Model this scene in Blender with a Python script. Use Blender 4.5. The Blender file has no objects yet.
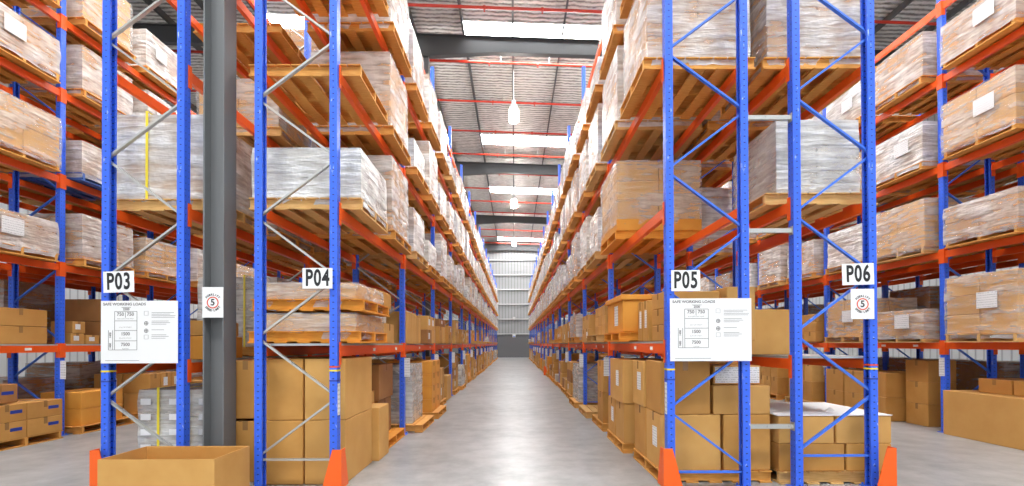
import bpy, bmesh, math, random
from mathutils import Vector, Matrix, noise

scene = bpy.context.scene
COL = scene.collection
# pieces that the camera cannot see (SKIP_RUNS) or sees only as specks (STUFF_RUNS), by order of building: first, last
SKIP_RUNS = [24,25,31,31,33,33,35,35,41,41,43,43,45,45,51,51,53,53,55,55,61,61,63,63,65,65,71,71,73,73,75,75,81,81,83,83,85,85,87,87,91,91,93,93,95,95,97,97,101,101,103,103,105,105,107,107,111,111,113,115,117,117,121,121,123,123,125,125,127,127,131,131,133,133,135,135,137,137,141,141,143,143,145,145,151,151,153,153,155,155,157,157,161,161,163,165,265,272,275,276,280,282,286,288,292,293,296,296,298,298,300,301,304,305,309,310,313,314,321,323,327,329,334,336,340,342,406,406,411,412,443,448,452,452,460,460,462,462,464,464,467,467,469,469,474,474,476,477,479,479,492,495,504,504,507,510,514,514,516,516,518,518,520,524,527,527,529,529,557,558,564,564,566,566,568,568,574,574,576,576,578,578,584,584,586,586,588,588,594,594,596,596,598,598,604,604,606,606,608,608,614,614,616,616,618,618,624,624,626,626,628,628,630,630,634,634,636,636,638,638,640,640,644,644,646,646,648,648,650,650,654,654,656,656,658,658,660,660,664,664,666,668,670,670,672,672,674,674,676,678,680,680,684,684,686,688,690,690,694,694,696,698,806,807,810,811,816,817,819,819,825,825,827,827,831,832,835,836,838,838,842,843,851,852,855,856,862,862,886,886,899,899,904,904,906,906,919,919,921,921,925,925,944,945,947,947,953,956,975,977,984,984,986,986,988,990,1001,1002,1006,1006,1010,1013,1019,1020,1025,1025,1029,1032,1034,1037,1056,1056,1061,1061,1063,1063,1070,1075,1080,1085,1090,1096,1100,1105,1113,1113,1118,1121,1124,1127,1130,1133,1136,1139,1145,1149,1151,1180,1182,1197,1202,1203,1206,1219,1221,1228,1230,1232,1234,1234,1236,1245,1248,1252,1254,1260,1262,1273,1289,1290,1296,1300,1305,1311,1315,1320,1325,1330,1335,1340,1345,1345,1350,1351,1354,1357,1360,1363,1366,1369,1372,1375,1380,1380,1382,1393,1395,1398,1400,1412,1416,1416,1420,1433,1435,1435,1437,1443,1446,1453,1456,1465,1470,1484,1488,1491,1497,1497,1518,1520,1526,1526,1528,1530,1532,1532,1535,1540,1542,1542,1545,1550,1552,1552,1554,1560,1562,1568,1588,1588,1593,1595,1599,1601,1605,1606,1609,1612,1615,1619,1622,1623,1633,1633,1637,1642,1644,1648,1653,1658,1661,1693,1695,1698,1700,1708,1711,1726,1728,1735,1762,1762,1772,1772,1774,1774,1782,1784,1789,1789,1792,1794,1799,1804,1806,1806,1809,1812,1841,1842,1847,1848,1850,1850,1853,1854,1862,1864,1870,1870,1873,1874,1876,1876,1878,1878,1883,1885,1890,1891,1897,1897,1901,1903,1906,1910,1915,1916,1918,1920,1922,1922,1924,1924,1928,1929,1932,1946,1948,1949,1951,1951,1953,1967,1969,1976,1979,1982,1984,1988,1994,1995,1997,1997,2020,2020,2022,2022,2025,2030,2033,2036,2038,2038,2041,2043,2045,2045,2060,2062,2065,2066,2068,2068,2071,2074,2079,2079,2085,2095,2101,2101,2108,2109,2125,2125,2132,2135,2142,2143,2149,2150,2152,2152,2154,2154,2166,2167,2171,2171,2173,2174,2178,2180,2191,2191,2196,2202]
STUFF_RUNS = [57,57,67,67,77,77,119,119,144,144,147,147,149,149,154,154,159,159,350,351,383,383,394,394,396,397,404,405,407,407,410,410,413,414,421,422,424,424,426,426,432,434,436,439,451,451,453,454,456,456,459,459,461,461,465,465,468,468,470,471,473,473,475,475,478,478,481,490,498,501,503,503,505,506,513,513,515,515,517,517,519,519,526,526,530,532,556,556,590,590,600,600,610,610,615,615,620,620,625,625,635,635,637,637,642,642,645,645,657,657,665,665,675,675,679,679,685,685,692,692,824,824,846,846,860,861,863,863,877,877,885,885,887,887,896,896,901,901,907,907,911,911,913,913,915,918,920,920,926,926,928,929,932,932,937,943,948,949,951,952,958,963,965,969,971,974,980,980,982,982,985,985,991,992,995,996,1003,1003,1005,1005,1007,1008,1015,1018,1021,1022,1024,1024,1027,1027,1060,1060,1062,1062,1065,1066,1068,1068,1076,1076,1086,1086,1150,1150,1198,1199,1204,1205,1220,1220,1233,1233,1235,1235,1246,1246,1261,1261,1287,1288,1291,1291,1301,1301,1321,1321,1323,1323,1331,1331,1413,1415,1417,1419,1434,1434,1436,1436,1445,1445,1467,1467,1487,1487,1508,1508,1510,1510,1523,1525,1531,1531,1533,1534,1541,1541,1543,1544,1551,1551,1553,1553,1561,1561,1625,1626,1643,1643,1650,1652,1659,1660,1699,1699,1709,1710,1752,1752,1764,1764,1769,1769,1771,1771,1773,1773,1779,1781,1785,1787,1790,1791,1795,1797,1805,1805,1807,1807,1867,1867,1869,1869,1889,1889,1892,1896,1898,1900,1905,1905,1911,1914,1917,1917,1921,1921,1923,1923,1926,1927,1930,1931,1947,1947,1950,1950,1952,1952,1968,1968,1977,1978,1996,1996,1998,2002,2004,2004,2009,2009,2011,2012,2017,2019,2037,2037,2040,2040,2102,2102,2104,2104,2106,2106,2116,2116,2122,2122,2124,2124,2126,2126,2130,2130,2137,2138,2140,2141,2144,2146,2148,2148]
class Pick:
    """tells whether the piece with this key is in the runs; keys are counted as they are first asked for"""
    order = {}
    def __init__(self, runs):
        self.members = set(i for a, b in zip(runs[0::2], runs[1::2]) for i in range(a, b+1))
    def __contains__(self, key):
        return Pick.order.setdefault(key, len(Pick.order)) in self.members
SKIP, STUFF = Pick(SKIP_RUNS), Pick(STUFF_RUNS)
KEYS = {}
LABELS = {}

# ------------------------------------------------------------------ helpers
class MB:
    """collects shapes; build() makes one mesh"""
    def __init__(self):
        self.v, self.f, self.m = [], [], []
    def add(self, vs, fs, mi=0):
        b = len(self.v)
        self.v.extend(tuple(p) for p in vs)
        for f in fs:
            self.f.append([b + i for i in f]); self.m.append(mi)
    def box(self, x0, x1, y0, y1, z0, z1, mi=0):
        vs = [(x0,y0,z0),(x1,y0,z0),(x1,y1,z0),(x0,y1,z0),(x0,y0,z1),(x1,y0,z1),(x1,y1,z1),(x0,y1,z1)]
        self.add(vs, [(3,2,1,0),(4,5,6,7),(0,1,5,4),(1,2,6,5),(2,3,7,6),(3,0,4,7)], mi)
    def bar(self, p, q, w, h, up=(0,0,1), mi=0):
        p, q = Vector(p), Vector(q); d = (q-p).normalized(); u = Vector(up)
        if abs(d.dot(u)) > .97: u = Vector((0,1,0))
        s = d.cross(u).normalized(); u = s.cross(d)
        c = [s*w/2*a + u*h/2*b for a, b in ((-1,-1),(1,-1),(1,1),(-1,1))]
        self.add([p+k for k in c]+[q+k for k in c], [(3,2,1,0),(4,5,6,7),(0,1,5,4),(1,2,6,5),(2,3,7,6),(3,0,4,7)], mi)
    def prism(self, pts, z0, z1, mi=0):
        n = len(pts)
        self.add([(x,y,z0) for x,y in pts]+[(x,y,z1) for x,y in pts],
                 [tuple(range(n-1,-1,-1)), tuple(range(n,2*n))]+[(i,(i+1)%n,n+(i+1)%n,n+i) for i in range(n)], mi)
    def poly(self, pts, d, mi=0):
        """flat polygon (3d points) thickened by vector d"""
        n = len(pts); d = Vector(d)
        self.add([Vector(p) for p in pts]+[Vector(p)+d for p in pts],
                 [tuple(range(n-1,-1,-1)), tuple(range(n,2*n))]+[(i,(i+1)%n,n+(i+1)%n,n+i) for i in range(n)], mi)
    def lathe(self, prof, n=20, c=(0,0), mi=0):
        k = len(prof); vs = []
        for r, z in prof:
            for i in range(n):
                a = 2*math.pi*i/n; vs.append((c[0]+r*math.cos(a), c[1]+r*math.sin(a), z))
        fs = [(j*n+i, j*n+(i+1)%n, (j+1)*n+(i+1)%n, (j+1)*n+i) for j in range(k-1) for i in range(n)]
        fs += [tuple(range(n-1,-1,-1)), tuple((k-1)*n+i for i in range(n))]
        self.add(vs, fs, mi)
    def tube(self, p, q, r, n=10, mi=0):
        p, q = Vector(p), Vector(q); d = (q-p).normalized()
        u = Vector((0,0,1)) if abs(d.z) < .9 else Vector((1,0,0))
        s = d.cross(u).normalized(); u = s.cross(d)
        vs = []
        for o in (p, q):
            for i in range(n):
                a = 2*math.pi*i/n; vs.append(o + s*r*math.cos(a) + u*r*math.sin(a))
        self.add(vs, [(i,(i+1)%n,n+(i+1)%n,n+i) for i in range(n)]+[tuple(range(n-1,-1,-1)), tuple(range(n,2*n))], mi)
    def mesh(self, name, mats, bevel=0, smooth=False):
        me = bpy.data.meshes.new(name)
        me.from_pydata(self.v, [], self.f)
        for m in (mats if isinstance(mats, (list, tuple)) else [mats]): me.materials.append(m)
        me.polygons.foreach_set("material_index", self.m)
        bm = bmesh.new(); bm.from_mesh(me)
        bmesh.ops.recalc_face_normals(bm, faces=bm.faces)
        if bevel:
            bmesh.ops.bevel(bm, geom=list(bm.edges), offset=bevel, segments=1, affect='EDGES', profile=.5, clamp_overlap=True)
        bm.to_mesh(me); bm.free()
        if smooth: me.polygons.foreach_set("use_smooth", [True]*len(me.polygons))
        me.update()
        return me

def obj(name, data, parent=None, loc=(0,0,0), rz=0):
    o = bpy.data.objects.new(name, data); COL.objects.link(o)
    o.location = loc; o.rotation_euler = (0,0,rz)
    if parent is not None: o.parent = parent
    return o

def tag(o, label, cat, group=None, kind=None, key=None):
    label = " ".join(label.split())
    o['label'] = label; o['category'] = cat
    if group: o['group'] = group
    if kind: o['kind'] = kind
    LABELS.setdefault(label, []).append(o.name)
    if key: KEYS[o.name] = key
    return o

def struct(name, data, loc=(0,0,0), parent=None):
    o = obj(name, data, parent, loc)
    if parent is None: o['kind'] = 'structure'
    return o

ORD = "first second third fourth fifth sixth seventh eighth ninth tenth eleventh twelfth thirteenth fourteenth fifteenth sixteenth seventeenth".split()

# ------------------------------------------------------------------ materials
def nt(name):
    m = bpy.data.materials.new(name); m.use_nodes = True
    t = m.node_tree; b = t.nodes['Principled BSDF']
    return m, t, b
def N(t, kind, **kw):
    n = t.nodes.new(kind)
    for k, v in kw.items():
        if k.startswith('i_'): n.inputs[k[2:].replace('_', ' ')].default_value = v
        else: setattr(n, k, v)
    return n
def math_(t, op, a, b=None, clamp=False):
    n = t.nodes.new('ShaderNodeMath'); n.operation = op; n.use_clamp = clamp
    for i, x in enumerate((a, b)):
        if x is None: continue
        if isinstance(x, (int, float)): n.inputs[i].default_value = x
        else: t.links.new(x, n.inputs[i])
    return n.outputs[0]
def coords(t, scale=(1,1,1), kind='Object'):
    c = t.nodes.new('ShaderNodeTexCoord'); m = t.nodes.new('ShaderNodeMapping')
    m.inputs['Scale'].default_value = scale
    t.links.new(c.outputs[kind], m.inputs['Vector'])
    return m.outputs['Vector']
def noise_(t, vec, scale, detail=3, rough=.55):
    n = t.nodes.new('ShaderNodeTexNoise'); n.inputs['Scale'].default_value = scale
    n.inputs['Detail'].default_value = detail; n.inputs['Roughness'].default_value = rough
    t.links.new(vec, n.inputs['Vector'])
    return n.outputs['Fac']
def ramp(t, fac, stops):
    n = t.nodes.new('ShaderNodeValToRGB'); e = n.color_ramp.elements
    while len(e) < len(stops): e.new(.5)
    for k, (p, c) in enumerate(stops):
        e[k].position = p; e[k].color = (*c, 1) if len(c) == 3 else c
    t.links.new(fac, n.inputs['Fac'])
    return n.outputs['Color']
def mixc(t, fac, a, b, mode='MIX'):
    n = t.nodes.new('ShaderNodeMix'); n.data_type = 'RGBA'; n.blend_type = mode
    for i, x in ((0, fac), (6, a), (7, b)):
        if isinstance(x, (int, float)): n.inputs[i].default_value = x
        elif isinstance(x, tuple): n.inputs[i].default_value = (*x, 1)
        else: t.links.new(x, n.inputs[i])
    return n.outputs[2]
def bump(t, b, h, strength=.3, dist=.01):
    n = t.nodes.new('ShaderNodeBump'); n.inputs['Strength'].default_value = strength; n.inputs['Distance'].default_value = dist
    t.links.new(h, n.inputs['Height']); t.links.new(n.outputs[0], b.inputs['Normal'])
def rnd(t):
    return t.nodes.new('ShaderNodeObjectInfo').outputs['Random']

def mat_plain(name, c, rough=.6, metal=0, spec=.5):
    m, t, b = nt(name)
    b.inputs['Base Color'].default_value = (*c, 1); b.inputs['Roughness'].default_value = rough
    b.inputs['Metallic'].default_value = metal; b.inputs['Specular IOR Level'].default_value = spec
    return m
def mat_paint(name, c, chip, amount=.66, rough=.38):
    m, t, b = nt(name)
    v = coords(t, (1,1,.35))
    n = noise_(t, v, 28, 5, .7)
    col = ramp(t, n, [(amount, c), (amount+.05, chip)])
    n2 = noise_(t, v, 2.5, 2)
    col = mixc(t, math_(t, 'MULTIPLY', n2, .25), col, tuple(x*.55 for x in c))
    t.links.new(col, b.inputs['Base Color']); b.inputs['Roughness'].default_value = rough
    return m
def mat_upright(name, c, chip):
    """blue paint with rows of punched holes and scuffs"""
    m, t, b = nt(name)
    v = coords(t, (1,1,.3))
    n = noise_(t, v, 30, 5, .72)
    col = ramp(t, n, [(.63, c), (.70, chip)])
    cc = t.nodes.new('ShaderNodeTexCoord'); s = t.nodes.new('ShaderNodeSeparateXYZ'); t.links.new(cc.outputs['Object'], s.inputs[0])
    zz = math_(t, 'SUBTRACT', math_(t, 'FRACT', math_(t, 'MULTIPLY', s.outputs[2], 1/.06)), .5)
    zz = math_(t, 'MULTIPLY', zz, .06)
    g = t.nodes.new('ShaderNodeNewGeometry'); gs = t.nodes.new('ShaderNodeSeparateXYZ'); t.links.new(g.outputs['Normal'], gs.inputs[0])
    ny = math_(t, 'GREATER_THAN', math_(t, 'ABSOLUTE', gs.outputs[1]), .7)
    # on the flanges: one column at x = +-.02 ; on the web: two columns at y = +-.022
    ax = math_(t, 'SUBTRACT', math_(t, 'ABSOLUTE', s.outputs[0]), .004)
    ay = math_(t, 'SUBTRACT', math_(t, 'ABSOLUTE', s.outputs[1]), .022)
    u = math_(t, 'ADD', math_(t, 'MULTIPLY', ax, ny), math_(t, 'MULTIPLY', ay, math_(t, 'SUBTRACT', 1, ny)))
    d = math_(t, 'SQRT', math_(t, 'ADD', math_(t, 'MULTIPLY', u, u), math_(t, 'MULTIPLY', zz, zz)))
    hole = math_(t, 'LESS_THAN', d, .0055)
    col = mixc(t, hole, col, (.012,.025,.14))
    t.links.new(col, b.inputs['Base Color']); b.inputs['Roughness'].default_value = .35
    return m
def mat_carton(name, c1, c2, rough=.72, var=.35):
    m, t, b = nt(name)
    v = coords(t)
    col = ramp(t, noise_(t, v, 3.5, 4), [(.3, c1), (.7, c2)])
    r = rnd(t)
    col = mixc(t, math_(t, 'MULTIPLY', r, var), col, tuple(x*k for x, k in zip(c1, (.62,.52,.42))))
    f = noise_(t, coords(t, (1,1,30)), 9, 1)
    t.links.new(col, b.inputs['Base Color']); b.inputs['Roughness'].default_value = rough
    bump(t, b, f, .05, .002)
    return m
def mat_wood(name, c1, c2, c3):
    m, t, b = nt(name)
    v = coords(t, (1,1,1))
    big = noise_(t, v, 7, 2)
    w = t.nodes.new('ShaderNodeTexNoise'); w.inputs['Scale'].default_value = 4; w.inputs['Detail'].default_value = 6
    t.links.new(coords(t, (2.2,22,22)), w.inputs['Vector'])
    col = ramp(t, w.outputs['Fac'], [(.3, c1), (.55, c2), (.75, c3)])
    col = mixc(t, math_(t, 'MULTIPLY', big, .5), col, c1)
    col = mixc(t, math_(t, 'MULTIPLY', rnd(t), .35), col, tuple(x*.7 for x in c1))
    t.links.new(col, b.inputs['Base Color']); b.inputs['Roughness'].default_value = .75
    bump(t, b, w.outputs['Fac'], .1, .003)
    return m
def mat_film(name, lo, hi, tint=(.80,.795,.78)):
    """cloudy stretch film: streaks of white cloud and painted-in sheen over clear"""
    m, t, b = nt(name)
    v = coords(t, (1,1,1))
    oi = t.nodes.new('ShaderNodeObjectInfo'); off = t.nodes.new('ShaderNodeVectorMath'); off.operation = 'SCALE'
    cb = t.nodes.new('ShaderNodeCombineXYZ')
    for k_ in range(3): t.links.new(oi.outputs['Random'], cb.inputs[k_])
    t.links.new(cb.outputs[0], off.inputs[0]); off.inputs['Scale'].default_value = 37
    def sh(scale):
        a_ = t.nodes.new('ShaderNodeVectorMath'); a_.operation = 'ADD'
        t.links.new(coords(t, scale), a_.inputs[0]); t.links.new(off.outputs[0], a_.inputs[1]); return a_.outputs[0]
    big = noise_(t, sh((1,1,1.6)), 1.7, 2, .5)
    a = noise_(t, sh((1.0,1.0,7)), 2.6, 3, .55)
    a2 = noise_(t, sh((2.5,2.5,2.0)), 2.2, 3, .5)
    s = math_(t, 'ADD', math_(t, 'MULTIPLY', a, .45), math_(t, 'ADD', math_(t, 'MULTIPLY', a2, .2), math_(t, 'MULTIPLY', big, .35)))
    f = t.nodes.new('ShaderNodeMapRange'); f.inputs['From Min'].default_value = .42; f.inputs['From Max'].default_value = .60
    f.inputs['To Min'].default_value = lo; f.inputs['To Max'].default_value = hi
    t.links.new(s, f.inputs['Value'])
    b.inputs['Base Color'].default_value = (*tint, 1); b.inputs['Roughness'].default_value = .22
    b.inputs['Specular IOR Level'].default_value = .7
    bump(t, b, math_(t, 'ADD', a, a2), .8, .05)
    tr = t.nodes.new('ShaderNodeBsdfTransparent')
    mx = t.nodes.new('ShaderNodeMixShader')
    t.links.new(f.outputs[0], mx.inputs[0]); t.links.new(tr.outputs[0], mx.inputs[1]); t.links.new(b.outputs[0], mx.inputs[2])
    t.links.new(mx.outputs[0], t.nodes['Material Output'].inputs['Surface'])
    return m
def mat_emit(name, c, s):
    m, t, b = nt(name)
    b.inputs['Base Color'].default_value = (*c, 1)
    b.inputs['Emission Color'].default_value = (*c, 1); b.inputs['Emission Strength'].default_value = s
    return m
def mat_paper(name):
    """white printed sheet: faint grey rows of small print"""
    m, t, b = nt(name)
    cc = t.nodes.new('ShaderNodeTexCoord'); s = t.nodes.new('ShaderNodeSeparateXYZ'); t.links.new(cc.outputs['Generated'], s.inputs[0])
    row = math_(t, 'FRACT', math_(t, 'MULTIPLY', s.outputs[2], 7))
    line = math_(t, 'MULTIPLY', math_(t, 'GREATER_THAN', row, .35), math_(t, 'LESS_THAN', row, .7))
    nz = t.nodes.new('ShaderNodeTexNoise'); nz.inputs['Scale'].default_value = 22
    t.links.new(cc.outputs['Generated'], nz.inputs['Vector'])
    k = math_(t, 'MULTIPLY', line, math_(t, 'GREATER_THAN', nz.outputs['Fac'], .5))
    col = mixc(t, math_(t, 'MULTIPLY', k, .55), (.82,.82,.82), (.15,.15,.16))
    t.links.new(col, b.inputs['Base Color']); b.inputs['Roughness'].default_value = .6
    return m

M = {}
M['blue'] = mat_upright('blue_upright_paint', (.034,.135,.82), (.5,.6,.88))
M['bluebrace'] = mat_paint('blue_brace_paint', (.045,.18,.80), (.45,.55,.85), .68)
M['orange'] = mat_paint('orange_beam_paint', (.93,.115,.010), (.78,.36,.22), .7)
M['silver'] = mat_paint('galvanised_steel', (.52,.52,.50), (.3,.3,.3), .62, .35)
M['silver'].node_tree.nodes['Principled BSDF'].inputs['Metallic'].default_value = .55
M['guard'] = mat_plain('safety_orange', (.95,.13,.008), .45)
M['wood'] = mat_wood('pallet_wood', (.64,.27,.045), (.80,.40,.09), (.88,.52,.16))
M['woodpale'] = mat_wood('pale_pallet_wood', (.62,.34,.10), (.76,.46,.17), (.84,.57,.26))
M['woodorange'] = mat_wood('orange_pallet_wood', (.72,.25,.02), (.86,.36,.035), (.9,.45,.08))
M['bluepallet'] = mat_plain('blue_pallet_plastic', (.05,.13,.42), .5)
M['carton'] = mat_carton('brown_cardboard', (.56,.265,.056), (.65,.335,.084))
M['cartonlight'] = mat_carton('tan_cardboard', (.65,.34,.088), (.72,.405,.12))
M['cartondark'] = mat_carton('dark_cardboard', (.34,.145,.040), (.43,.20,.060))
M['cartonorange'] = mat_carton('orange_cardboard', (.72,.28,.03), (.80,.36,.05), var=.15)
M['cartonwhite'] = mat_carton('pale_printed_cardboard', (.60,.55,.48), (.72,.67,.60), var=.4)
M['tape'] = mat_plain('brown_packing_tape', (.36,.19,.07), .25)
M['bluetape'] = mat_plain('blue_printed_tape', (.02,.05,.35), .35)
M['paper'] = mat_paper('printed_paper')
M['white'] = mat_plain('white_sheet', (.85,.85,.85), .5)
M['black'] = mat_plain('black_print', (.012,.012,.014), .5)
M['greyprint'] = mat_plain('grey_print', (.22,.21,.21), .5)
M['red'] = mat_plain('red_print', (.72,.07,.02), .4)
M['yellow'] = mat_plain('yellow_strap', (.85,.68,.03), .4)
M['filmdense'] = mat_film('cloudy_stretch_film', .40, .96)
M['filmmid'] = mat_film('streaky_stretch_film', .26, .76)
M['filmlight'] = mat_film('clear_stretch_film', .12, .52)
M['column'] = mat_paint('grey_column_paint', (.17,.175,.18), (.26,.26,.26), .75, .5)
M['rafter'] = mat_plain('grey_rafter_paint', (.065,.067,.07), .55)
M['purlin'] = mat_plain('purlin_steel', (.12,.12,.12), .5, .4)
M['pipe'] = mat_plain('red_sprinkler_pipe', (.62,.035,.012), .4)
M['bulb'] = mat_emit('lamp_glow', (1,.96,.88), 70)
M['sky'] = mat_emit('daylit_skylight_sheet', (.97,.99,1), 24.0)
M['lampmetal'] = mat_plain('lamp_metal', (.55,.55,.55), .4, .6)
M['deck'] = mat_plain('steel_shelf_panel', (.46,.47,.46), .45, .3)

def mat_floor():
    m, t, b = nt('polished_concrete')
    v = coords(t)
    a = noise_(t, v, .55, 6, .6); c = noise_(t, v, 3.2, 8, .65); d = noise_(t, coords(t, (1,.25,1)), 6, 4, .6)
    col = ramp(t, a, [(.34, (.20,.203,.204)), (.66, (.41,.41,.405))])
    col = mixc(t, .42, col, ramp(t, c, [(.34, (.18,.182,.183)), (.66, (.48,.478,.472))]))
    sc = math_(t, 'GREATER_THAN', noise_(t, coords(t, (.7,2.4,1)), 4.5, 7, .72), .72)
    col = mixc(t, math_(t, 'MULTIPLY', sc, .3), col, (.20,.19,.18))
    t.links.new(col, b.inputs['Base Color'])
    r = ramp(t, d, [(.2, (.29,)*3), (.8, (.36,)*3)])
    t.links.new(r, b.inputs['Roughness']); b.inputs['Specular IOR Level'].default_value = .55
    return m
def mat_foil():
    m, t, b = nt('foil_roof_insulation')
    v = coords(t)
    s = t.nodes.new('ShaderNodeSeparateXYZ'); t.links.new(v, s.inputs[0])
    wob = noise_(t, coords(t, (1,.4,1)), 3, 3)
    ph = math_(t, 'ADD', math_(t, 'MULTIPLY', s.outputs[1], 5.2), math_(t, 'MULTIPLY', wob, .9))
    w = math_(t, 'SINE', math_(t, 'MULTIPLY', ph, 6.283))
    w = math_(t, 'ADD', math_(t, 'MULTIPLY', w, .5), .5)
    bl = noise_(t, coords(t, (1.6,3,1)), 2.2, 6, .7)
    k = math_(t, 'ADD', math_(t, 'MULTIPLY', w, .35), math_(t, 'MULTIPLY', bl, .65))
    col = ramp(t, k, [(.30, (.24,.232,.215)), (.45, (.66,.645,.61)), (.60, (.95,.94,.91))])
    t.links.new(col, b.inputs['Base Color']); b.inputs['Metallic'].default_value = .3; b.inputs['Roughness'].default_value = .38
    bump(t, b, k, .6, .05)
    return m
def mat_clad(name, c, axis):
    m, t, b = nt(name)
    v = coords(t); s = t.nodes.new('ShaderNodeSeparateXYZ'); t.links.new(v, s.inputs[0])
    w = math_(t, 'FRACT', math_(t, 'MULTIPLY', s.outputs[axis], 3.2))
    rib = math_(t, 'LESS_THAN', w, .22)
    col = mixc(t, rib, c, tuple(x*.6 for x in c))
    col = mixc(t, math_(t, 'MULTIPLY', noise_(t, v, 1.2, 4), .3), col, tuple(x*.75 for x in c))
    t.links.new(col, b.inputs['Base Color']); b.inputs['Roughness'].default_value = .5; b.inputs['Metallic'].default_value = .15
    bump(t, b, rib, .5, .03)
    return m
M['floor'] = mat_floor(); M['foil'] = mat_foil()
M['cladx'] = mat_clad('ribbed_wall_cladding', (.30,.305,.305), 0); M['clady'] = mat_clad('ribbed_side_cladding', (.52,.53,.53), 1)
M['dado'] = mat_plain('grey_precast_panel', (.11,.11,.113), .6)

# ------------------------------------------------------------------ world, camera
EYE = 1.37; P = 2.84; Y0 = 4.68
w = bpy.data.worlds.new('daylight'); scene.world = w; w.use_nodes = True
bg = w.node_tree.nodes['Background']; bg.inputs[0].default_value = (.93,.97,1,1); bg.inputs[1].default_value = 1.15
cam = bpy.data.cameras.new('camera'); co = bpy.data.objects.new('camera', cam); COL.objects.link(co)
cam.sensor_width = 36; cam.lens = 496/1024*36
PITCH, ROLL = math.radians(.5), math.radians(.2)
cam.shift_x = -2.5/1024; cam.shift_y = (101-496*math.tan(PITCH))/1024
cam.clip_start = .1; cam.clip_end = 200
co.matrix_world = Matrix.Translation((0,0,EYE)) @ Matrix.Rotation(math.pi/2+PITCH, 4, 'X') @ Matrix.Rotation(-ROLL, 4, 'Z')
scene.camera = co
scene.view_settings.view_transform = 'Standard'; scene.view_settings.look = 'None'
scene.view_settings.gamma = 1; scene.view_settings.use_curve_mapping = False
scene.view_settings.exposure = .32
scene.cycles.use_denoising = True
scene.cycles.max_bounces = 10; scene.cycles.diffuse_bounces = 5; scene.cycles.glossy_bounces = 4; scene.cycles.transparent_max_bounces = 24
scene.cycles.sample_clamp_indirect = 6
scene.cycles.caustics_reflective = False; scene.cycles.caustics_refractive = False

# ------------------------------------------------------------------ the building
XL, XR, YF, YB = -16.0, 16.0, -9.0, 50.4
SL = -.04
def roofz(x): return 11.62 + SL*x
mb = MB(); mb.box(XL, XR, YF, YB, -.2, 0); struct('floor', mb.mesh('floor', M['floor']))
mb = MB(); mb.box(XL-.2, XL, YF, YB, 0, roofz(XL)); struct('wall_left', mb.mesh('wall_left', M['clady']))
mb = MB(); mb.box(XR, XR+.2, YF, YB, 0, roofz(XR)); struct('wall_right', mb.mesh('wall_right', M['clady']))
mb = MB(); mb.poly([(XL,YB,2.25),(XR,YB,2.25),(XR,YB,roofz(XR)),(XL,YB,roofz(XL))], (0,.2,0)); wb = struct('wall_back', mb.mesh('wall_back', M['cladx']))
mb = MB(); mb.box(XL, XR, YB-.06, YB+.2, 0, 2.25); obj('dado_panel', mb.mesh('dado_panel', M['dado']), wb)
for k in range(6):
    z = 2.35 + 1.5*k; mb = MB(); mb.box(XL, XR, YB-.14, YB, z, z+.10); obj('girt', mb.mesh('girt', M['lampmetal']), wb)
STRIPS = [(-1.6,.2),(6.9,8.4),(15.75,17.3),(24.3,25.5),(32.4,33.7),(40.4,42.0),(47.6,49.2)]
PANES = [(-8.0,-3.2),(-1.6,3.2),(4.8,9.6)]
mb = MB()
def roof_piece(m, xa, xb, ya, yb, dz=0, t=.15):
    m.poly([(xa,ya,roofz(xa)+dz),(xb,ya,roofz(xb)+dz),(xb,yb,roofz(xb)+dz),(xa,yb,roofz(xa)+dz)], (0,0,t))
edges = [YF] + [e for s in STRIPS for e in s] + [YB]
for a, b_ in zip(edges[0::2], edges[1::2]): roof_piece(mb, XL, XR, a, b_)
xe = [XL] + [e for p in PANES for e in p] + [XR]
for a, b_ in STRIPS:
    for xa, xb in zip(xe[0::2], xe[1::2]): roof_piece(mb, xa, xb, a, b_)
roof = struct('ceiling', mb.mesh('ceiling', M['foil']))
nw = 0
for a, b_ in STRIPS:
    for xa, xb in PANES:
        mb = MB(); roof_piece(mb, xa, xb, a, b_, .03, .02); nw += 1
        struct('window_%d' % nw, mb.mesh('skylight', M['sky']))
k = 0
x = -14.4
mp = None
while x < 15.2:
    mb = MB(); zt = roofz(x)
    mb.box(x-.01, x+.01, YF, YB, zt-.22, zt-.01); mb.box(x-.05, x+.01, YF, YB, zt-.225, zt-.205)
    k += 1; struct('trim_%d' % k, mb.mesh('purlin', M['purlin'])); x += 1.6
CX0, CX1 = -2.967, -2.767
for i, yc in enumerate((4.825, 16.16, 27.5, 38.8, 50.1)):
    # tapered rafter: deep at the column, shallow away
    r = MB()
    for (xa, da), (xb, db) in (((XL, .62), (-4.6, .52)), ((-4.6, .52), (-2.87, .72)), ((-2.87, .72), (-.6, .52)), ((-.6, .52), (XR, .46))):
        za, zb = roofz(xa)-.24, roofz(xb)-.24
        r.poly([(xa,yc-.006,za-da),(xb,yc-.006,zb-db),(xb,yc-.006,zb),(xa,yc-.006,za)], (0,.012,0))
        for s in (0, 1):
            z1, z2 = (za, zb) if s else (za-da, zb-db)
            r.poly([(xa,yc-.10,z1-.012),(xb,yc-.10,z2-.012),(xb,yc+.10,z2-.012),(xa,yc+.10,z1-.012)], (0,0,.014))
    struct('beam_%d' % (i+1), r.mesh('rafter', M['rafter']))
    c = MB(); ht = roofz(-2.87)-.98
    c.box(CX0, CX0+.014, yc-.105, yc+.105, 0, ht); c.box(CX1-.014, CX1, yc-.105, yc+.105, 0, ht); c.box(CX0+.014, CX1-.014, yc-.006, yc+.006, 0, ht)
    if i < 4: struct('column_%d' % (i+1), c.mesh('column', M['column']))

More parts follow.
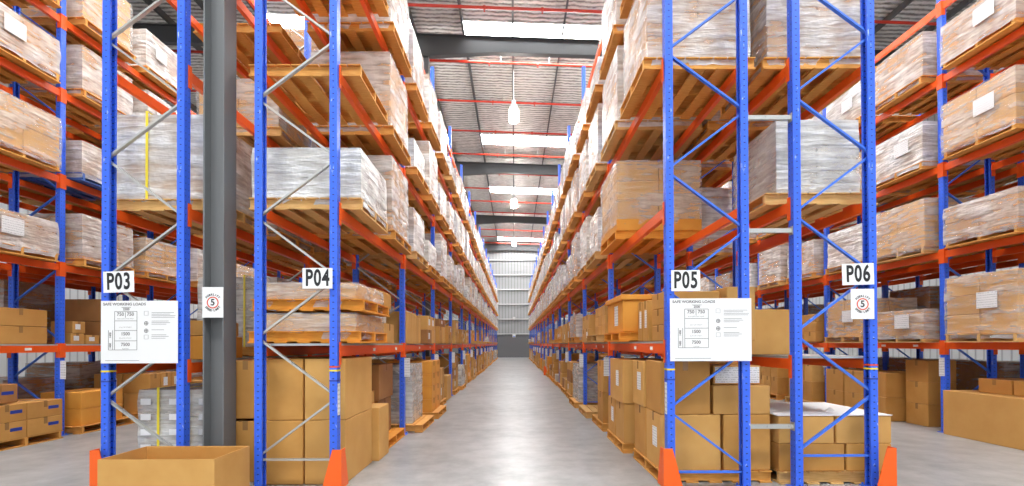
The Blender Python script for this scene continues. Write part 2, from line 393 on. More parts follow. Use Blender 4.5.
# sprinkler pipes across the roof
for i in range(15):
    yy = 8.8 + P*i
    xm = MB(); za, zb = 11.22 - SL*0 + SL*XL, 11.22 + SL*XR
    xm.tube((XL+.05,yy,za), (XR-.05,yy,zb), .042, 8)
    o = obj('sprinkler_pipe', xm.mesh('sprinkler_pipe', M['pipe']))
    tag(o, 'red sprinkler pipe crossing under the roof, %s pipe from the camera end' % ORD[i], 'pipe', 'sprinkler pipes', key='pipe-%d' % i)
    for hx in (-5.2, -.85, .85, 4.9):
        h = MB(); h.lathe([(.012,-.12),(.03,-.115),(.012,-.10),(.015,-.045),(.05,-.04),(.05,.04)], 8)
        g = MB(); g.tube((0,0,.04), (0,0,roofz(hx)-11.22-SL*hx-.005), .008, 6)
        obj('hanger', g.mesh('hanger', M['lampmetal']), o, (hx+.4, yy, 11.22+SL*(hx+.4)))
        obj('sprinkler_head', h.mesh('sprinkler_head', M['pipe']), o, (hx, yy, 11.22+SL*hx))
# high-bay lamps
lens = MB(); lens.lathe([(.06,0),(.155,.012),(.175,.05),(.185,.25),(.175,.44),(.13,.50)], 20); lens = lens.mesh('lamp_shade', M['bulb'], smooth=True)
house = MB(); house.lathe([(.13,.50),(.145,.52),(.145,.60),(.09,.66),(.09,.78),(.03,.80)], 16); house = house.mesh('housing', M['lampmetal'])
for (xx, place) in ((0, 'centre aisle'), (-5.4, 'aisle beside P03'), (5.0, 'aisle beside P06')):
    for i, yy in enumerate((18.0, 29.4, 40.8, 6.6)):  # last one is an unseen lamp near the camera, added to brighten the roof
        e = obj('high_bay_lamp', None, None, (xx, yy, 9.45))
        obj('lamp_shade', lens, e); obj('housing', house, e)
        cd = MB(); cd.tube((0,0,.8), (0,0,roofz(xx)-9.45-.01), .012, 6); obj('cord', cd.mesh('cord', M['lampmetal']), e)
        tag(e, 'glowing high-bay lamp hanging over the %s, %s lamp along' % (place, ORD[i]), 'lamp', 'high-bay lamps', key='lamp-%s-%d' % (place[-3:], i))

# ------------------------------------------------------------------ signs
def text(body, size, x, z, parent, mat='black', sx=1.0, bold=0, name='lettering', rot=0, y=-.004, align='CENTER', space=1):
    cu = bpy.data.curves.new('lettering', 'FONT'); cu.body = body; cu.size = size; cu.align_x = align; cu.align_y = 'CENTER'; cu.offset = bold; cu.space_character = space; cu.resolution_u = 4
    tmp = bpy.data.objects.new('tmp', cu); COL.objects.link(tmp)
    bpy.context.view_layer.update()
    dg = bpy.context.evaluated_depsgraph_get()
    me = bpy.data.meshes.new_from_object(tmp.evaluated_get(dg)); bpy.data.objects.remove(tmp)
    R = Matrix.Rotation(rot, 4, 'Z')
    me.transform(Matrix.Translation((x, y, z)) @ Matrix.Rotation(math.pi/2, 4, 'X') @ R @ Matrix.Diagonal((sx, 1, 1, 1)))
    me.name = name; me.materials.clear(); me.materials.append(M[mat])
    return obj(name, me, parent)
def panel(name, x0, x1, z0, z1, y, tilt=0):
    e = obj(name, None, None, ((x0+x1)/2, y, (z0+z1)/2)); e.rotation_euler = (0, tilt, 0)
    m = MB(); w_, h_ = x1-x0, z1-z0; m.box(-w_/2, w_/2, -.003, 0, -h_/2, h_/2)
    obj('plate', m.mesh('plate', M['white'], bevel=.0008), e)
    return e, w_, h_
def px(x, d): return (x-514.5)*d/496
def pz(y, d): return EYE-(y-344)*d/496
YS = 4.655
for nm, (xa, xb, ya, yb) in {'P03': (103.2,134,269.8,291), 'P04': (303,333,267.5,288), 'P05': (671.5,700.5,270.7,291.6), 'P06': (842.5,874.5,264.5,286)}.items():
    yy = YS - (.012 if nm in ('P04',) else 0)
    e, w_, h_ = panel('row_sign', px(xa,YS), px(xb,YS), pz(yb,YS), pz(ya,YS), yy, math.radians(-1.5) if nm in ('P03','P06') else 0)
    text(nm, .215, 0, -.002, e, sx=.65, bold=.006, space=1.12)
    tag(e, 'white sign reading %s on the end of the rack row' % nm, 'sign', None, None, 'Z-'+nm)
def lines(parent, rows, mat='greyprint', name='ruled_line', w=.0022):
    m = MB()
    for (x0, z0, x1, z1) in rows:
        if abs(x1-x0) > abs(z1-z0): m.box(min(x0,x1), max(x0,x1), -.0045, -.0032, z0-w, z0+w)
        else: m.box(x0-w, x0+w, -.0045, -.0032, min(z0,z1), max(z0,z1))
    return obj(name, m.mesh(name, M[mat]), parent)
for nm, (xa, xb, ya, yb) in {'P03': (101,178,299.5,362), 'P05': (670,751.5,299,361.8)}.items():
    e, w_, h_ = panel('notice_board', px(xa,YS), px(xb,YS), pz(yb,YS), pz(ya,YS), YS)
    U = lambda u, v: (-w_/2 + u*w_, h_/2 - v*h_)
    def T(b, s, u, v, **kw): x, z = U(u, v); return text(b, s, x, z, e, kw.pop('mat', 'greyprint'), bold=.0012 if s > .025 else 0, **kw)
    T('SAFE WORKING LOADS', .034, .03, .055, align='LEFT', sx=1.1)
    T('2500', .030, .33, .135); T('750', .045, .255, .215); T('750', .045, .385, .215); T('1500', .042, .32, .53); T('7500', .042, .32, .70)
    T('1400', .026, .125, .55, rot=math.pi/2); T('1400', .026, .125, .72, rot=math.pi/2)
    for u, v, b in ((.32,.285,'kg per pallet evenly spread'),(.32,.42,'kg per pair of beams'),(.32,.595,'kg per pair of beams'),(.32,.765,'kg per bay')):
        T(b, .014, u, v)
    L_ = [(.18,.17,.47,.17),(.18,.32,.47,.32),(.18,.475,.47,.475),(.18,.64,.47,.64),(.10,.785,.47,.785),(.18,.17,.18,.785),(.47,.17,.47,.785),(.27,.105,.39,.105),(.10,.47,.10,.785),(.155,.47,.155,.785),(.32,.18,.32,.27)]
    lines(e, [(*U(a,b), *U(c,d)) for a,b,c,d in L_])
    small = [(.66,.19,.95),(.66,.215,.9),(.66,.24,.97),(.66,.265,.96),(.66,.325,.88),(.66,.35,.9),(.66,.375,.85),(.66,.465,.82),(.66,.545,.85),(.66,.57,.88),(.66,.60,.84),(.06,.955,.5)]
    lines(e, [(*U(a,b), *U(c,b)) for a,b,c in small], name='small_print', w=.0018)
    for v, k in ((.20,0),(.36,1),(.48,1),(.58,0)):
        x, z = U(.59, v); m = MB()
        if k:
            m.box(-.014,.014,-.003,.003,0,.0012); m.box(-.003,.003,-.014,.014,0,.0012); m.prism([(.02*math.cos(q*.3927),.02*math.sin(q*.3927)) for q in range(17)]+[(.015*math.cos(q*.3927),.015*math.sin(q*.3927)) for q in range(16,-1,-1)], 0, .0012)
            m.v = [(a + x, -.0045 + c, b + z) for a, b, c in m.v]
        else:
            for q in ((-.02,-.02,-.018,.02),(.018,-.02,.02,.02),(-.02,-.02,.02,-.018),(-.02,.018,.02,.02)): m.box(x+q[0], x+q[2], -.0045, -.0032, z+q[1], z+q[3])
        obj('symbol', m.mesh('symbol', M['greyprint']), e)
    tag(e, 'white safe working loads notice board across the %s front frame' % nm, 'notice board', None, None, 'N-'+nm)
for nm, (xa, xb, ya, yb, yy) in {'column': (202.3,223.4,286,316.6,4.705), 'P06': (851,874.5,290,320.3,YS)}.items():
    e, w_, h_ = panel('speed_limit_sign', px(xa,yy), px(xb,yy), pz(yb,yy), pz(ya,yy), yy)
    text('5', .085, 0, -.002, e, bold=.002)
    m = MB(); n = 40; vs = []
    for r_ in (.046,.056):
        for yk in (-.0046,-.0032):
            for i in range(n): vs.append((r_*math.cos(2*math.pi*i/n), yk, r_*math.sin(2*math.pi*i/n)-.002))
    m.add(vs, [(i,(i+1)%n,2*n+(i+1)%n,2*n+i) for i in range(n)]+[(n+i,3*n+i,3*n+(i+1)%n,n+(i+1)%n) for i in range(n)]+[(2*n+i,2*n+(i+1)%n,3*n+(i+1)%n,3*n+i) for i in range(n)]+[(i,n+i,n+(i+1)%n,(i+1)%n) for i in range(n)])
    obj('red_ring', m.mesh('red_ring', M['red']), e)
    for word, a0, a1, up in (('FORKLIFT', 140, 40, True), ('SPEED LIMIT', 215, 325, False)):
        parts = []
        for i, ch in enumerate(word):
            if ch == ' ': continue
            a = math.radians(a0 + (a1-a0)*i/(len(word)-1)); rr_ = .076
            t_ = text(ch, .027, rr_*math.cos(a), rr_*math.sin(a)-.002, e, rot=(a-math.pi/2) if up else (a+math.pi/2), name='word', bold=.0012)
            parts.append(t_)
        # the word's letters become one lettering mesh
        bm = bmesh.new()
        for t_ in parts: bm.from_mesh(t_.data)
        me = bpy.data.meshes.new('word'); bm.to_mesh(me); bm.free(); me.materials.append(M['black'])
        for t_ in parts: bpy.data.objects.remove(t_)
        obj('lettering', me, e)
    tag(e, 'white forklift speed limit 5 sign with a red ring on the %s' % ('grey column' if nm == 'column' else 'P06 frame'), 'sign', None, None, 'V-'+nm)
# small things on the end wall
m = MB(); m.box(-.16,.16,-.03,0,-.14,.14); m.box(-.12,.12,-.034,-.03,-.02,.06)
o = obj('wall_sign', m.mesh('wall_sign', M['white']), None, (-.05, YB-.15, 2.2)); b_ = MB(); b_.box(-.1,.1,-.036,-.034,-.1,0); obj('blue_mark', b_.mesh('blue_mark', M['bluebrace']), o)
tag(o, 'small blue and white sign low on the end wall', 'sign', None, None, 'W-0')
m = MB(); m.box(-.12,.12,-.2,0,-.12,.12); m.lathe([(.05,-.2),(.09,-.15),(.05,-.12)], 12)
o = obj('wall_lamp', m.mesh('wall_lamp', M['lampmetal']), None, (-.03, YB-.15, 3.98)); tag(o, 'small wall lamp in the middle of the end wall', 'lamp', None, None, 'W-1')

# ------------------------------------------------------------------ rack parts
ROWS = {
 'P04': dict(xa=-1.675, xb=-2.455, lv=[1.36,2.70,4.02,5.34,6.55], n=15, nm='P04 row', brace='silver', first=1, z0=.30),
 'P05': dict(xa=1.44, xb=2.22, lv=[1.37,2.69,4.07,5.30,6.45], n=15, nm='P05 row', brace='bluebrace', first=1, z0=.17),
 'P03': dict(xa=-3.90, xb=-3.12, lv=[1.20,2.69,4.02,5.33,6.5], n=6, nm='P03 row', brace='silver', first=1, z0=.30),
 'P06': dict(xa=3.425, xb=2.645, lv=[1.22,2.73,4.07,5.35,6.5], n=6, nm='P06 row', brace='bluebrace', first=0, z0=.32),
 'OL': dict(xa=-6.90, xb=-7.68, lv=[1.37,2.61,3.95,5.27,6.40], n=7, nm='P03 outer rack', brace='bluebrace', first=1, z0=.3),
 'OR': dict(xa=6.53, xb=7.31, lv=[1.37,2.76,4.08,5.43,6.55], n=7, nm='P06 outer rack', brace='bluebrace', first=1, z0=.3),
 'BL': dict(xa=-8.90, xb=-8.12, lv=[1.37,2.61,3.95,5.27], n=6, nm='back rack beyond P03', brace='bluebrace', first=0, z0=.3),
 'BR': dict(xa=8.53, xb=7.75, lv=[1.37,2.76,4.08,5.43], n=6, nm='back rack beyond P06', brace='bluebrace', first=0, z0=.3),
}
FH = 7.2; UW, UD = .09, .07       # upright width along the row, depth across
def upright_mesh():
    m = MB(); t = .005; h, d = UW/2, UD/2
    pts = [(d,-h),(d,h),(-d,h),(-d,h-.025),(-d+t,h-.025),(-d+t,h-t),(d-t,h-t),(d-t,-h+t),(-d+t,-h+t),(-d+t,-h+.025),(-d,-h+.025),(-d,-h)]
    m.prism(pts, .008, FH)
    return m.mesh('upright', M['blue'])
UPR = upright_mesh()
pb = MB(); pb.box(-.07,.07,-.075,.075,0,.008)
for sx in (-1,1): pb.tube((.05*sx,.055,.008),(.05*sx,.055,.03),.009,6)
PLATE = pb.mesh('base_plate', M['bluebrace'])
def brace_layout(r):
    """list of (p, q) brace lines in the frame's own axes; x toward the aisle"""
    d = abs(r['xa']-r['xb']); ia, ib = d/2-.035, -d/2+.035
    xs = (ib, ia) if r['first'] == 0 else (ia, ib)   # where the first diagonal starts
    if r['nm'] in ('P04 row',): xs = (ib, ia)
    if r['nm'] in ('P05 row',): xs = (ib, ia)
    if r['nm'] in ('P06 row',): xs = (ib, ia)
    if r['nm'] in ('P03 row',): xs = (ib, ia)
    out = [((xs[0],0,r['z0']-.02),(xs[1],0,r['z0']-.02))]
    z, k = r['z0'], 0
    while z + .57 < FH - .1:
        out.append(((xs[k%2],0,z+.02),(xs[(k+1)%2],0,z+.55))); z += .57; k += 1
    return out
BRC = {}
def frame(rk, i):
    key = 'F-%s-%d' % (rk, i)
    if key in SKIP: return
    r = ROWS[rk]; sgn = 1 if r['xa'] > r['xb'] else -1
    cx = (r['xa']+r['xb'])/2; d = abs(r['xa']-r['xb'])
    e = obj('rack_upright_frame', None, None, (cx, Y0+P*i+UW/2, 0), 0 if sgn > 0 else math.pi)
    near = i <= (6 if rk in ('P04','P05') else 4)
    for s in (1, -1):
        u = obj('upright', UPR, e, (s*(d/2-UD/2),0,0), 0 if s > 0 else math.pi)
        obj('base_plate', PLATE, u)
    lines = brace_layout(r); mat = M[r['brace']]
    if near:
        for j, (p, q) in enumerate(lines):
            k = (rk, j)
            if k not in BRC:
                b = MB(); b.bar(p, q, .018, .036, (0,1,0))
                b.v = [(x, y, z) for x, y, z in b.v]; BRC[k] = b.mesh('brace', mat)
            obj('brace', BRC[k], e, (0, 0, 0))
    else:
        if (rk, 'all') not in BRC:
            b = MB()
            for p, q in lines: b.bar(p, q, .018, .036, (0,1,0))
            BRC[rk, 'all'] = b.mesh('bracing', mat)
        obj('bracing', BRC[rk, 'all'], e)
    if rk in ('P04','P05','OL','OR') and i >= 1 and i < 12:
        c = MB(); c.box(0,.085,-.002,.002,-.14,.14)
        cd = obj('load_card', c.mesh('load_card', M['paper']), e, (d/2+.001, -.03*1 if sgn > 0 else .03, 1.02 if rk[0]=='P' else 1.0)); cd['label'] = 'white printed load card'
    if i == 0 and rk[0] == 'P':
        for z, mt in ((1.160,'red'),(1.125,'yellow'),(1.03,'bluetape')):
            if mt == 'red' and rk not in ('P04','P06'): continue
            t = MB(); a, b_, th = d/2+.003, d/2-UD-.003, UW/2+.001
            t.prism([(a,-th),(a,th),(b_,th),(b_,-th)], z-.008, z+.008)
            obj('tape_band', t.mesh('tape_band', M[mt]), e)['label'] = {'red':'red tape band','yellow':'yellow tape band','bluetape':'dark blue tape band'}[mt]
        c = MB(); c.box(0,.003,-.03,.03,-.15,.15)
        if rk in ('P03','P04','P05'):
            obj('sticker', c.mesh('sticker', M['paper']), e, (d/2,0,.85))['label'] = 'white printed sticker strip'
    if i == 0 and rk[0] == 'P': lab = 'blue front end frame of the rack row signed %s, with %s braces' % (rk, 'silver' if r['brace'] == 'silver' else 'blue')
    else: lab = 'blue rack frame with %s braces, %s, %s frame from the front' % ('silver' if r['brace'] == 'silver' else 'blue', r['nm'], ORD[i])
    tag(e, lab, 'rack frame', 'upright frames of the '+r['nm'], 'thing', key)

BSTOCK = MB()
bl = P - UW - .004
def beam_meshes():
    m = MB(); h = .10
    m.prism([(-.024,-h),(.024,-h),(.024,0),(-.006,0),(-.006,-.02),(-.024,-.02)], -bl/2, bl/2)
    # prism runs along z: turn to run along y
    m.v = [(x, z, y) for x, y, z in m.v]
    b = m.mesh('rack_beam', M['orange'])
    c = MB()
    c.box(.036,.042, 0,.046, -.185,.035); c.box(-.02,.042, -.004,.0, -.185,.035)
    return b, c.mesh('end_connector', M['orange'])
BM, CN = beam_meshes()
pl_ = MB(); pl_.box(0,.0015,-.05,.05,-.018,.018); BLAB = pl_.mesh('beam_label', M['white'])
def beam(rk, i, L, side):
    key = 'B-%s-%d-%d-%s' % (rk, i, L, side)
    if key in SKIP: return
    far = key in STUFF
    r = ROWS[rk]; out = 1 if r['xa'] > r['xb'] else -1      # aisle direction
    face = r['xa'] if side == 'a' else r['xb']; o_ = out if side == 'a' else -out
    x = face - o_*.032
    if far:
        BSTOCK.box(x-.024, x+.024, Y0+P*i+UW+.006, Y0+P*(i+1)-.004, r['lv'][L]-.10, r['lv'][L]); return
    b = obj('rack_beam', BM, None, (x, Y0+P*i+UW+bl/2+.002, r['lv'][L]), 0 if o_ > 0 else math.pi)
    if i < (8 if rk in ('P04','P05') else 6):
        for s in (1, -1):
            c = obj('end_connector', CN, b, (0, s*bl/2, 0))
            c.scale = (1, s, 1)
        if L == 0 and side == 'a':
            obj('beam_label', BLAB, b, (.025, -.2 if o_ > 0 else .2, -.05))['label'] = 'white location label'
            obj('beam_label', BLAB, b, (.025, .9, -.05))['label'] = 'white location label'
    tag(b, 'orange rack beam, %s, %s bay, %s level, %s side' % (r['nm'], ORD[i], ORD[L], 'aisle' if side == 'a' else 'rear'), 'rack beam', 'beams of the '+r['nm'], 'thing', key)

# ------------------------------------------------------------------ pallets, cartons, loads
PW, PD, PH = 1.10, 1.10, .118
def pallet_mesh(mat):
    m = MB()
    for y in (-PD/2+.03, -.02, PD/2-.07): m.box(-PW/2, PW/2, y-.0, y+.04, .016, .107)
    n = 8; wd = .125; g = (PW - n*wd)/(n-1)
    for k in range(n):
        x = -PW/2 + k*(wd+g); m.box(x, x+wd, -PD/2, PD/2, .107, .118)
    for x in (-PW/2, -.29, -.06, .17, PW/2-.12): m.box(x, x+.12, -PD/2, PD/2, 0, .016)
    return m.mesh('pallet', mat)
PAL = {k: pallet_mesh(M[k]) for k in ('wood','woodpale','woodorange','bluepallet')}
# a pallet turned so that its openings face along the row
CART = {}
def carton_mesh(w, d, h, mat):
    k = ('c', round(w,3), round(d,3), round(h,3), mat)
    if k not in CART:
        m = MB(); m.box(-w/2, w/2, -d/2, d/2, 0, h); CART[k] = m.mesh('carton', M[mat], bevel=.006)
    return CART[k]
def tape_mesh(w, d, h, mat='tape'):
    k = ('t', round(w,3), round(d,3), round(h,3), mat)
    if k not in CART:
        m = MB(); t = .0012; q = .026; dn = min(.09, h*.4)
        if d >= w:
            m.box(-q, q, -d/2-t, d/2+t, h, h+t); m.box(-q, q, -d/2-t, -d/2, h-dn, h); m.box(-q, q, d/2, d/2+t, h-dn, h)
        else:
            m.box(-w/2-t, w/2+t, -q, q, h, h+t); m.box(-w/2-t, -w/2, -q, q, h-dn, h); m.box(w/2, w/2+t, -q, q, h-dn, h)
        CART[k] = m.mesh('tape', M[mat])
    return CART[k]
def sheet(parent, x, y, z, w, h, face, name='paper_label', mat='paper', lab=None):
    """a thin sheet standing on a side: face '-y', '+x' or '-x'; (x,y,z) its centre"""
    m = MB(); t = .002
    if face == '-y': m.box(-w/2, w/2, -t, 0, -h/2, h/2)
    elif face == '+x': m.box(0, t, -w/2, w/2, -h/2, h/2)
    else: m.box(-t, 0, -w/2, w/2, -h/2, h/2)
    o = obj(name, m.mesh(name, M[mat]), parent, (x, y, z))
    o['label'] = lab or 'white printed paper label'
    return o
RNG = random.Random(7)
def carton(x0, x1, y0, y1, z0, z1, label, mat='carton', group=None, key=None, tape=True, labelface=None, gap=.006, rz=None, marks=None):
    if key and key in SKIP: return None
    w, d, h = x1-x0-2*gap, y1-y0-2*gap, z1-z0-.003
    if rz is None: rz = random.Random(str(key)).uniform(-.006, .006)
    o = obj('carton', carton_mesh(w, d, h, mat), None, ((x0+x1)/2, (y0+y1)/2, z0), rz)
    if tape: obj('tape', tape_mesh(w, d, h), o)['label'] = 'brown packing tape strip'
    if labelface:
        fx = {'-y': (w*.18, -d/2), '+x': (w/2, -d*.1), '-x': (-w/2, -d*.1)}[labelface]
        sheet(o, fx[0], fx[1], h*.55, min(.16, .4*(w if labelface == '-y' else d)), min(.2, h*.45), labelface)
    for mk in (marks or []):
        face, u, z = mk
        if face == '+x': sheet(o, w/2, u, z, .16, .045, '+x', 'tape_mark', 'bluetape', 'blue printed tape mark')
        elif face == '-x': sheet(o, -w/2, u, z, .16, .045, '-x', 'tape_mark', 'bluetape', 'blue printed tape mark')
        else: sheet(o, u, -d/2, z, .16, .045, '-y', 'tape_mark', 'bluetape', 'blue printed tape mark')
    return tag(o, label, 'carton', group or 'cardboard cartons', None, key)
def pallet(x, y, z, label, mat='wood', key=None, rz=0):
    if key and key in SKIP: return None
    o = obj('pallet', PAL[mat], None, (x, y, z), rz)
    return tag(o, label, 'pallet', 'timber pallets', None, key)

FILM = {}
def film_mesh(w, d, h, seed, mat, lo=-.07):
    """stretch film shell over a block: sides and top, wrinkled outward"""
    k = (round(w,3), round(d,3), round(h,3), seed, mat, lo)
    if k in FILM: return FILM[k]
    bm = bmesh.new(); n = 11; nz = max(5, int(h/.09))
    hw, hd = w/2, d/2; r = .025
    per = []
    for i in range(n): per.append((-hw + w*i/n, -hd, 0, -1))
    for i in range(n): per.append((hw, -hd + d*i/n, 1, 0))
    for i in range(n): per.append((hw - w*i/n, hd, 0, 1))
    for i in range(n): per.append((-hw, hd - d*i/n, -1, 0))
    rings = []
    for j in range(nz+1):
        z = lo + (h-lo)*j/nz; ring = []
        for (x, y, nx, ny) in per:
            if x in (-hw, hw) and y in (-hd, hd): nx, ny = (1 if x > 0 else -1)*.7, (1 if y > 0 else -1)*.7
            q = noise.noise(Vector((x*4+seed*9.1, y*4, z*9)))*.5 + noise.noise(Vector((x*11+seed*3.7, y*11, z*5)))*.5
            a = .008 + .026*max(0, q+.25)
            if j == 0: a = max(.004, a*.8)
            if j == nz: a = .005
            ring.append(bm.verts.new((x+nx*a, y+ny*a, z + (.006 if j == nz else 0) + (.02*q if j == 0 else 0))))
        rings.append(ring)
    m = len(per)
    for j in range(nz):
        for i in range(m): bm.faces.new((rings[j][i], rings[j][(i+1)%m], rings[j+1][(i+1)%m], rings[j+1][i]))
    # top sheet
    grid = {}
    for a in range(n+1):
        for b_ in range(n+1):
            if b_ == 0: vv = rings[nz][a]
            elif a == n: vv = rings[nz][n+b_] if b_ < n else rings[nz][2*n]
            elif b_ == n: vv = rings[nz][3*n-a]
            elif a == 0: vv = rings[nz][4*n-b_]
            else:
                x, y = -hw+w*a/n, -hd+d*b_/n
                vv = bm.verts.new((x, y, h+.006+.02*max(0, noise.noise(Vector((x*6+seed, y*6, 3.3))))))
            grid[a, b_] = vv
    for a in range(n):
        for b_ in range(n): bm.faces.new((grid[a,b_], grid[a+1,b_], grid[a+1,b_+1], grid[a,b_+1]))
    top = set(rings[nz]); corner = [set(rings[j][c*n] for j in range(nz+1)) for c in range(4)]
    for ed in bm.edges:
        a, b_ = ed.verts
        if (a in top and b_ in top and len(ed.link_faces) == 2 and any(abs(f.normal.z) < .5 or f.calc_center_median().z < h-.01 for f in ed.link_faces) and a.co.z < h+.007 and b_.co.z < h+.007) or any(a in c and b_ in c for c in corner): ed.smooth = False
    bm.normal_update()
    me = bpy.data.meshes.new('stretch_film'); bm.to_mesh(me); bm.free()
    me.materials.append(M[mat]); me.polygons.foreach_set('use_smooth', [True]*len(me.polygons))
    FILM[k] = me
    return me
BLK = {}
def block_mesh(w, d, h, nx, ny, nz, mat):
    k = (w, d, h, nx, ny, nz, mat)
    if k not in BLK:
        m = MB(); m.box(-w/2+.004, w/2-.004, -d/2+.004, d/2-.004, 0, h-.004)
        # raised carton faces on the block's sides
        cw, cd, ch = w/nx, d/ny, h/nz
        for j in range(nz):
            for i in range(nx):
                m.box(-w/2+i*cw+.006, -w/2+(i+1)*cw-.006, -d/2, d/2, j*ch+.004, (j+1)*ch-.004)
            for i in range(ny):
                m.box(-w/2, w/2, -d/2+i*cd+.006, -d/2+(i+1)*cd-.006, j*ch+.004, (j+1)*ch-.004)
        BLK[k] = m.mesh('carton_block', M[mat])
    return BLK[k]
# kind: w, d, h, nx, ny, nz, carton material, film, words
KIND = {
 'white_tall': (0.99,1.01,.92,2,2,3,'carton','filmdense','tall cloudy film-wrapped carton load'),
 'white_full': (1.01,1.03,1.0,2,3,4,'cartonlight','filmdense','full-height white film-wrapped carton load'),
 'white_mid': (0.99,0.99,.70,2,2,2,'carton','filmdense','mid-height cloudy film-wrapped carton load'),
 'white_low': (0.99,0.97,.48,2,2,2,'cartonwhite','filmdense','low white film-wrapped load'),
 'brown_tall': (0.99,1.01,.95,2,2,4,'carton','filmmid','tall brown film-wrapped carton load'),
 'brown_mid': (1.01,1.01,.70,2,2,3,'carton','filmmid','mid-height brown film-wrapped carton load'),
 'brown_low': (1.01,1.03,.42,2,2,2,'carton','filmmid','low brown film-wrapped carton load'),
 'clear_tall': (0.97,0.99,.90,2,2,3,'cartonlight','filmlight','tall tan cartons under clear film'),
 'clear_mid': (1.01,1.01,.62,2,2,2,'cartonlight','filmlight','mid-height tan cartons under clear film'),
 'grey_tall': (.98,.98,.88,2,2,6,'cartonwhite','filmmid','tall pale printed cartons under film'),
 'grey_mid': (.98,.98,.66,2,3,5,'cartonwhite','filmmid','mid-height pale printed cartons under film'),
 'dark_tall': (0.97,0.99,.92,2,2,3,'cartondark','filmlight','tall dark brown cartons under film'),
 'dark_mid': (0.97,0.99,.6,2,2,3,'cartondark','filmlight','mid-height dark brown cartons under film'),
 'crate_low': (1.03,1.05,.40,1,1,2,'carton','filmlight','low brown crate load under film'),
 'flat': (0.99,1.01,.17,1,2,1,'cartonlight','filmlight','flat film-wrapped load on an orange pallet'),
}
def load(kind, x, y, z, where, key, near=True, pmat='wood', seed=None, lab=None, base=None, rz=None, strap=None, labelside=None, dims=None, skirt=-.07, labelgrid=False, ox=0):
    """one wrapped pallet load: pallet, cartons and film move together"""
    if key in SKIP: return None
    w, d, h, nx, ny, nz, cm, fm, words = KIND[kind]
    if dims: w, d, h = dims
    rr = random.Random(key)
    if seed is None: seed = rr.randrange(3)
    if rz is None: rz = rr.uniform(-.012, .012)
    e = obj('wrapped_pallet_load', None, None, (x + rr.uniform(-.012,.012), y + rr.uniform(-.012,.012), z+.002), rz)
    p = obj('pallet', PAL[pmat], e)
    zb = PH + .002
    if base:
        b = MB(); b.box(-.54,.54,-.54,.54,0,base-.004); obj('base_board', b.mesh('base_board', M['cartonorange']), e, (0,0,zb))['label'] = 'orange base board'
        zb += base
    if near:
        cw, cd, ch = w/nx, d/ny, h/nz
        me = carton_mesh(cw-.008, cd-.008, ch-.004, cm)
        for a in range(nx):
            for b_ in range(ny):
                for c_ in range(nz): obj('carton', me, e, (-w/2+cw*(a+.5), -d/2+cd*(b_+.5), zb+ch*c_))
    else:
        obj('carton_block', block_mesh(w, d, h, nx, ny, nz, cm), e, (0,0,zb))
    obj('stretch_film', film_mesh(w+.01, d+.01, h, seed, fm, skirt), e, (0,0,zb))
    if labelside:
        fx = {'-y': (.1, -d/2-.042), '+x': (w/2+.042, -.15), '-x': (-w/2-.042, -.15)}[labelside]
        sheet(e, fx[0], fx[1], zb+h*.55, .30, .22, labelside)
    if labelgrid:
        for q in range(5):
            for u in (-.30,-.02,.27): sheet(e, u, -d/2-.040, zb+.09+.15*q, .10, .06, '-y', mat='white')
    if strap:
        for u in strap:
            s = MB(); t = .036
            s.box(u-.012, u+.012, -d/2-t-.002, -d/2-t, -.01, h+.03); s.box(u-.012, u+.012, -d/2-t, d/2+t, h+.028, h+.03)
            obj('strap', s.mesh('strap', M['yellow']), e, (0,0,zb))['label'] = 'yellow strap'
    if ox:
        for ch in e.children:
            if ch is not p: ch.location.x += ox
    return tag(e, '%s, %s' % (lab or words, where), 'pallet load', 'film-wrapped pallet loads', None, key)

LVW = ['ground', 'first level', 'second level', 'third level', 'fourth level', 'fifth level']
HALF = ['front half', 'rear half']
def where(rk, i, s, L): return '%s, %s bay, %s, %s' % (ROWS[rk]['nm'], ORD[i], LVW[L], HALF[s])
def cx_of(rk): return (ROWS[rk]['xa']+ROWS[rk]['xb'])/2
def sy(i, s): return Y0 + P*i + (.74 if s == 0 else 2.12)
def lz(rk, L): return 0 if L == 0 else ROWS[rk]['lv'][L-1]

EXPLICIT = {}
def put(rk, i, s, L, kind, **kw): EXPLICIT[rk,i,s,L] = (kind, kw)

# ---- what the photo shows in the nearer slots
put('P04',0,0,2,'white_low', pmat='woodpale', dims=(1.05,1.0,.50), lab='low white plastic-wrapped load')
put('P04',0,1,2,'brown_tall', lab='tall brown and white film-wrapped load')
put('P04',1,0,2,'white_mid'); put('P04',1,1,2,'white_low')
put('P04',0,0,3,'EMPTY'); put('P04',0,1,3,'brown_tall')
put('P04',0,0,4,'white_tall'); put('P04',0,1,4,'white_tall'); put('P04',1,0,4,'white_tall'); put('P04',1,0,3,'white_low')
put('P05',0,0,2,'NONE'); put('P05',0,1,2,'clear_tall', dims=(1.06,1.04,.74), base=.14, pmat='woodorange', lab='brown carton load on orange base board', labelside=None)
put('P05',2,0,0,'grey_tall', dims=(.9,.95,.80), lab='pale shiny film-wrapped stack')
put('P05',0,0,3,'brown_tall', lab='tall film-wrapped carton load with streaky white film'); put('P05',0,1,3,'white_full')
put('P05',0,0,4,'white_tall'); put('P05',0,1,4,'white_tall')
put('P03',0,0,2,'white_full', dims=(.92,1.0,.84), strap=[-.12], pmat='woodpale', lab='tall white wrapped load with a yellow strap')
put('P03',0,1,2,'brown_tall'); put('P03',0,0,3,'NONE'); put('P03',0,1,3,'clear_mid'); put('P03',0,0,4,'NONE'); put('P03',0,1,4,'EMPTY')
put('P03',0,1,1,'grey_tall', strap=[.1], lab='tall pale carton load with a yellow strap')
put('P03',0,0,0,'grey_tall', dims=(.76,.95,.80), ox=.17, strap=[-.18,.12], labelgrid=True, lab='white-labelled carton load with two yellow straps')
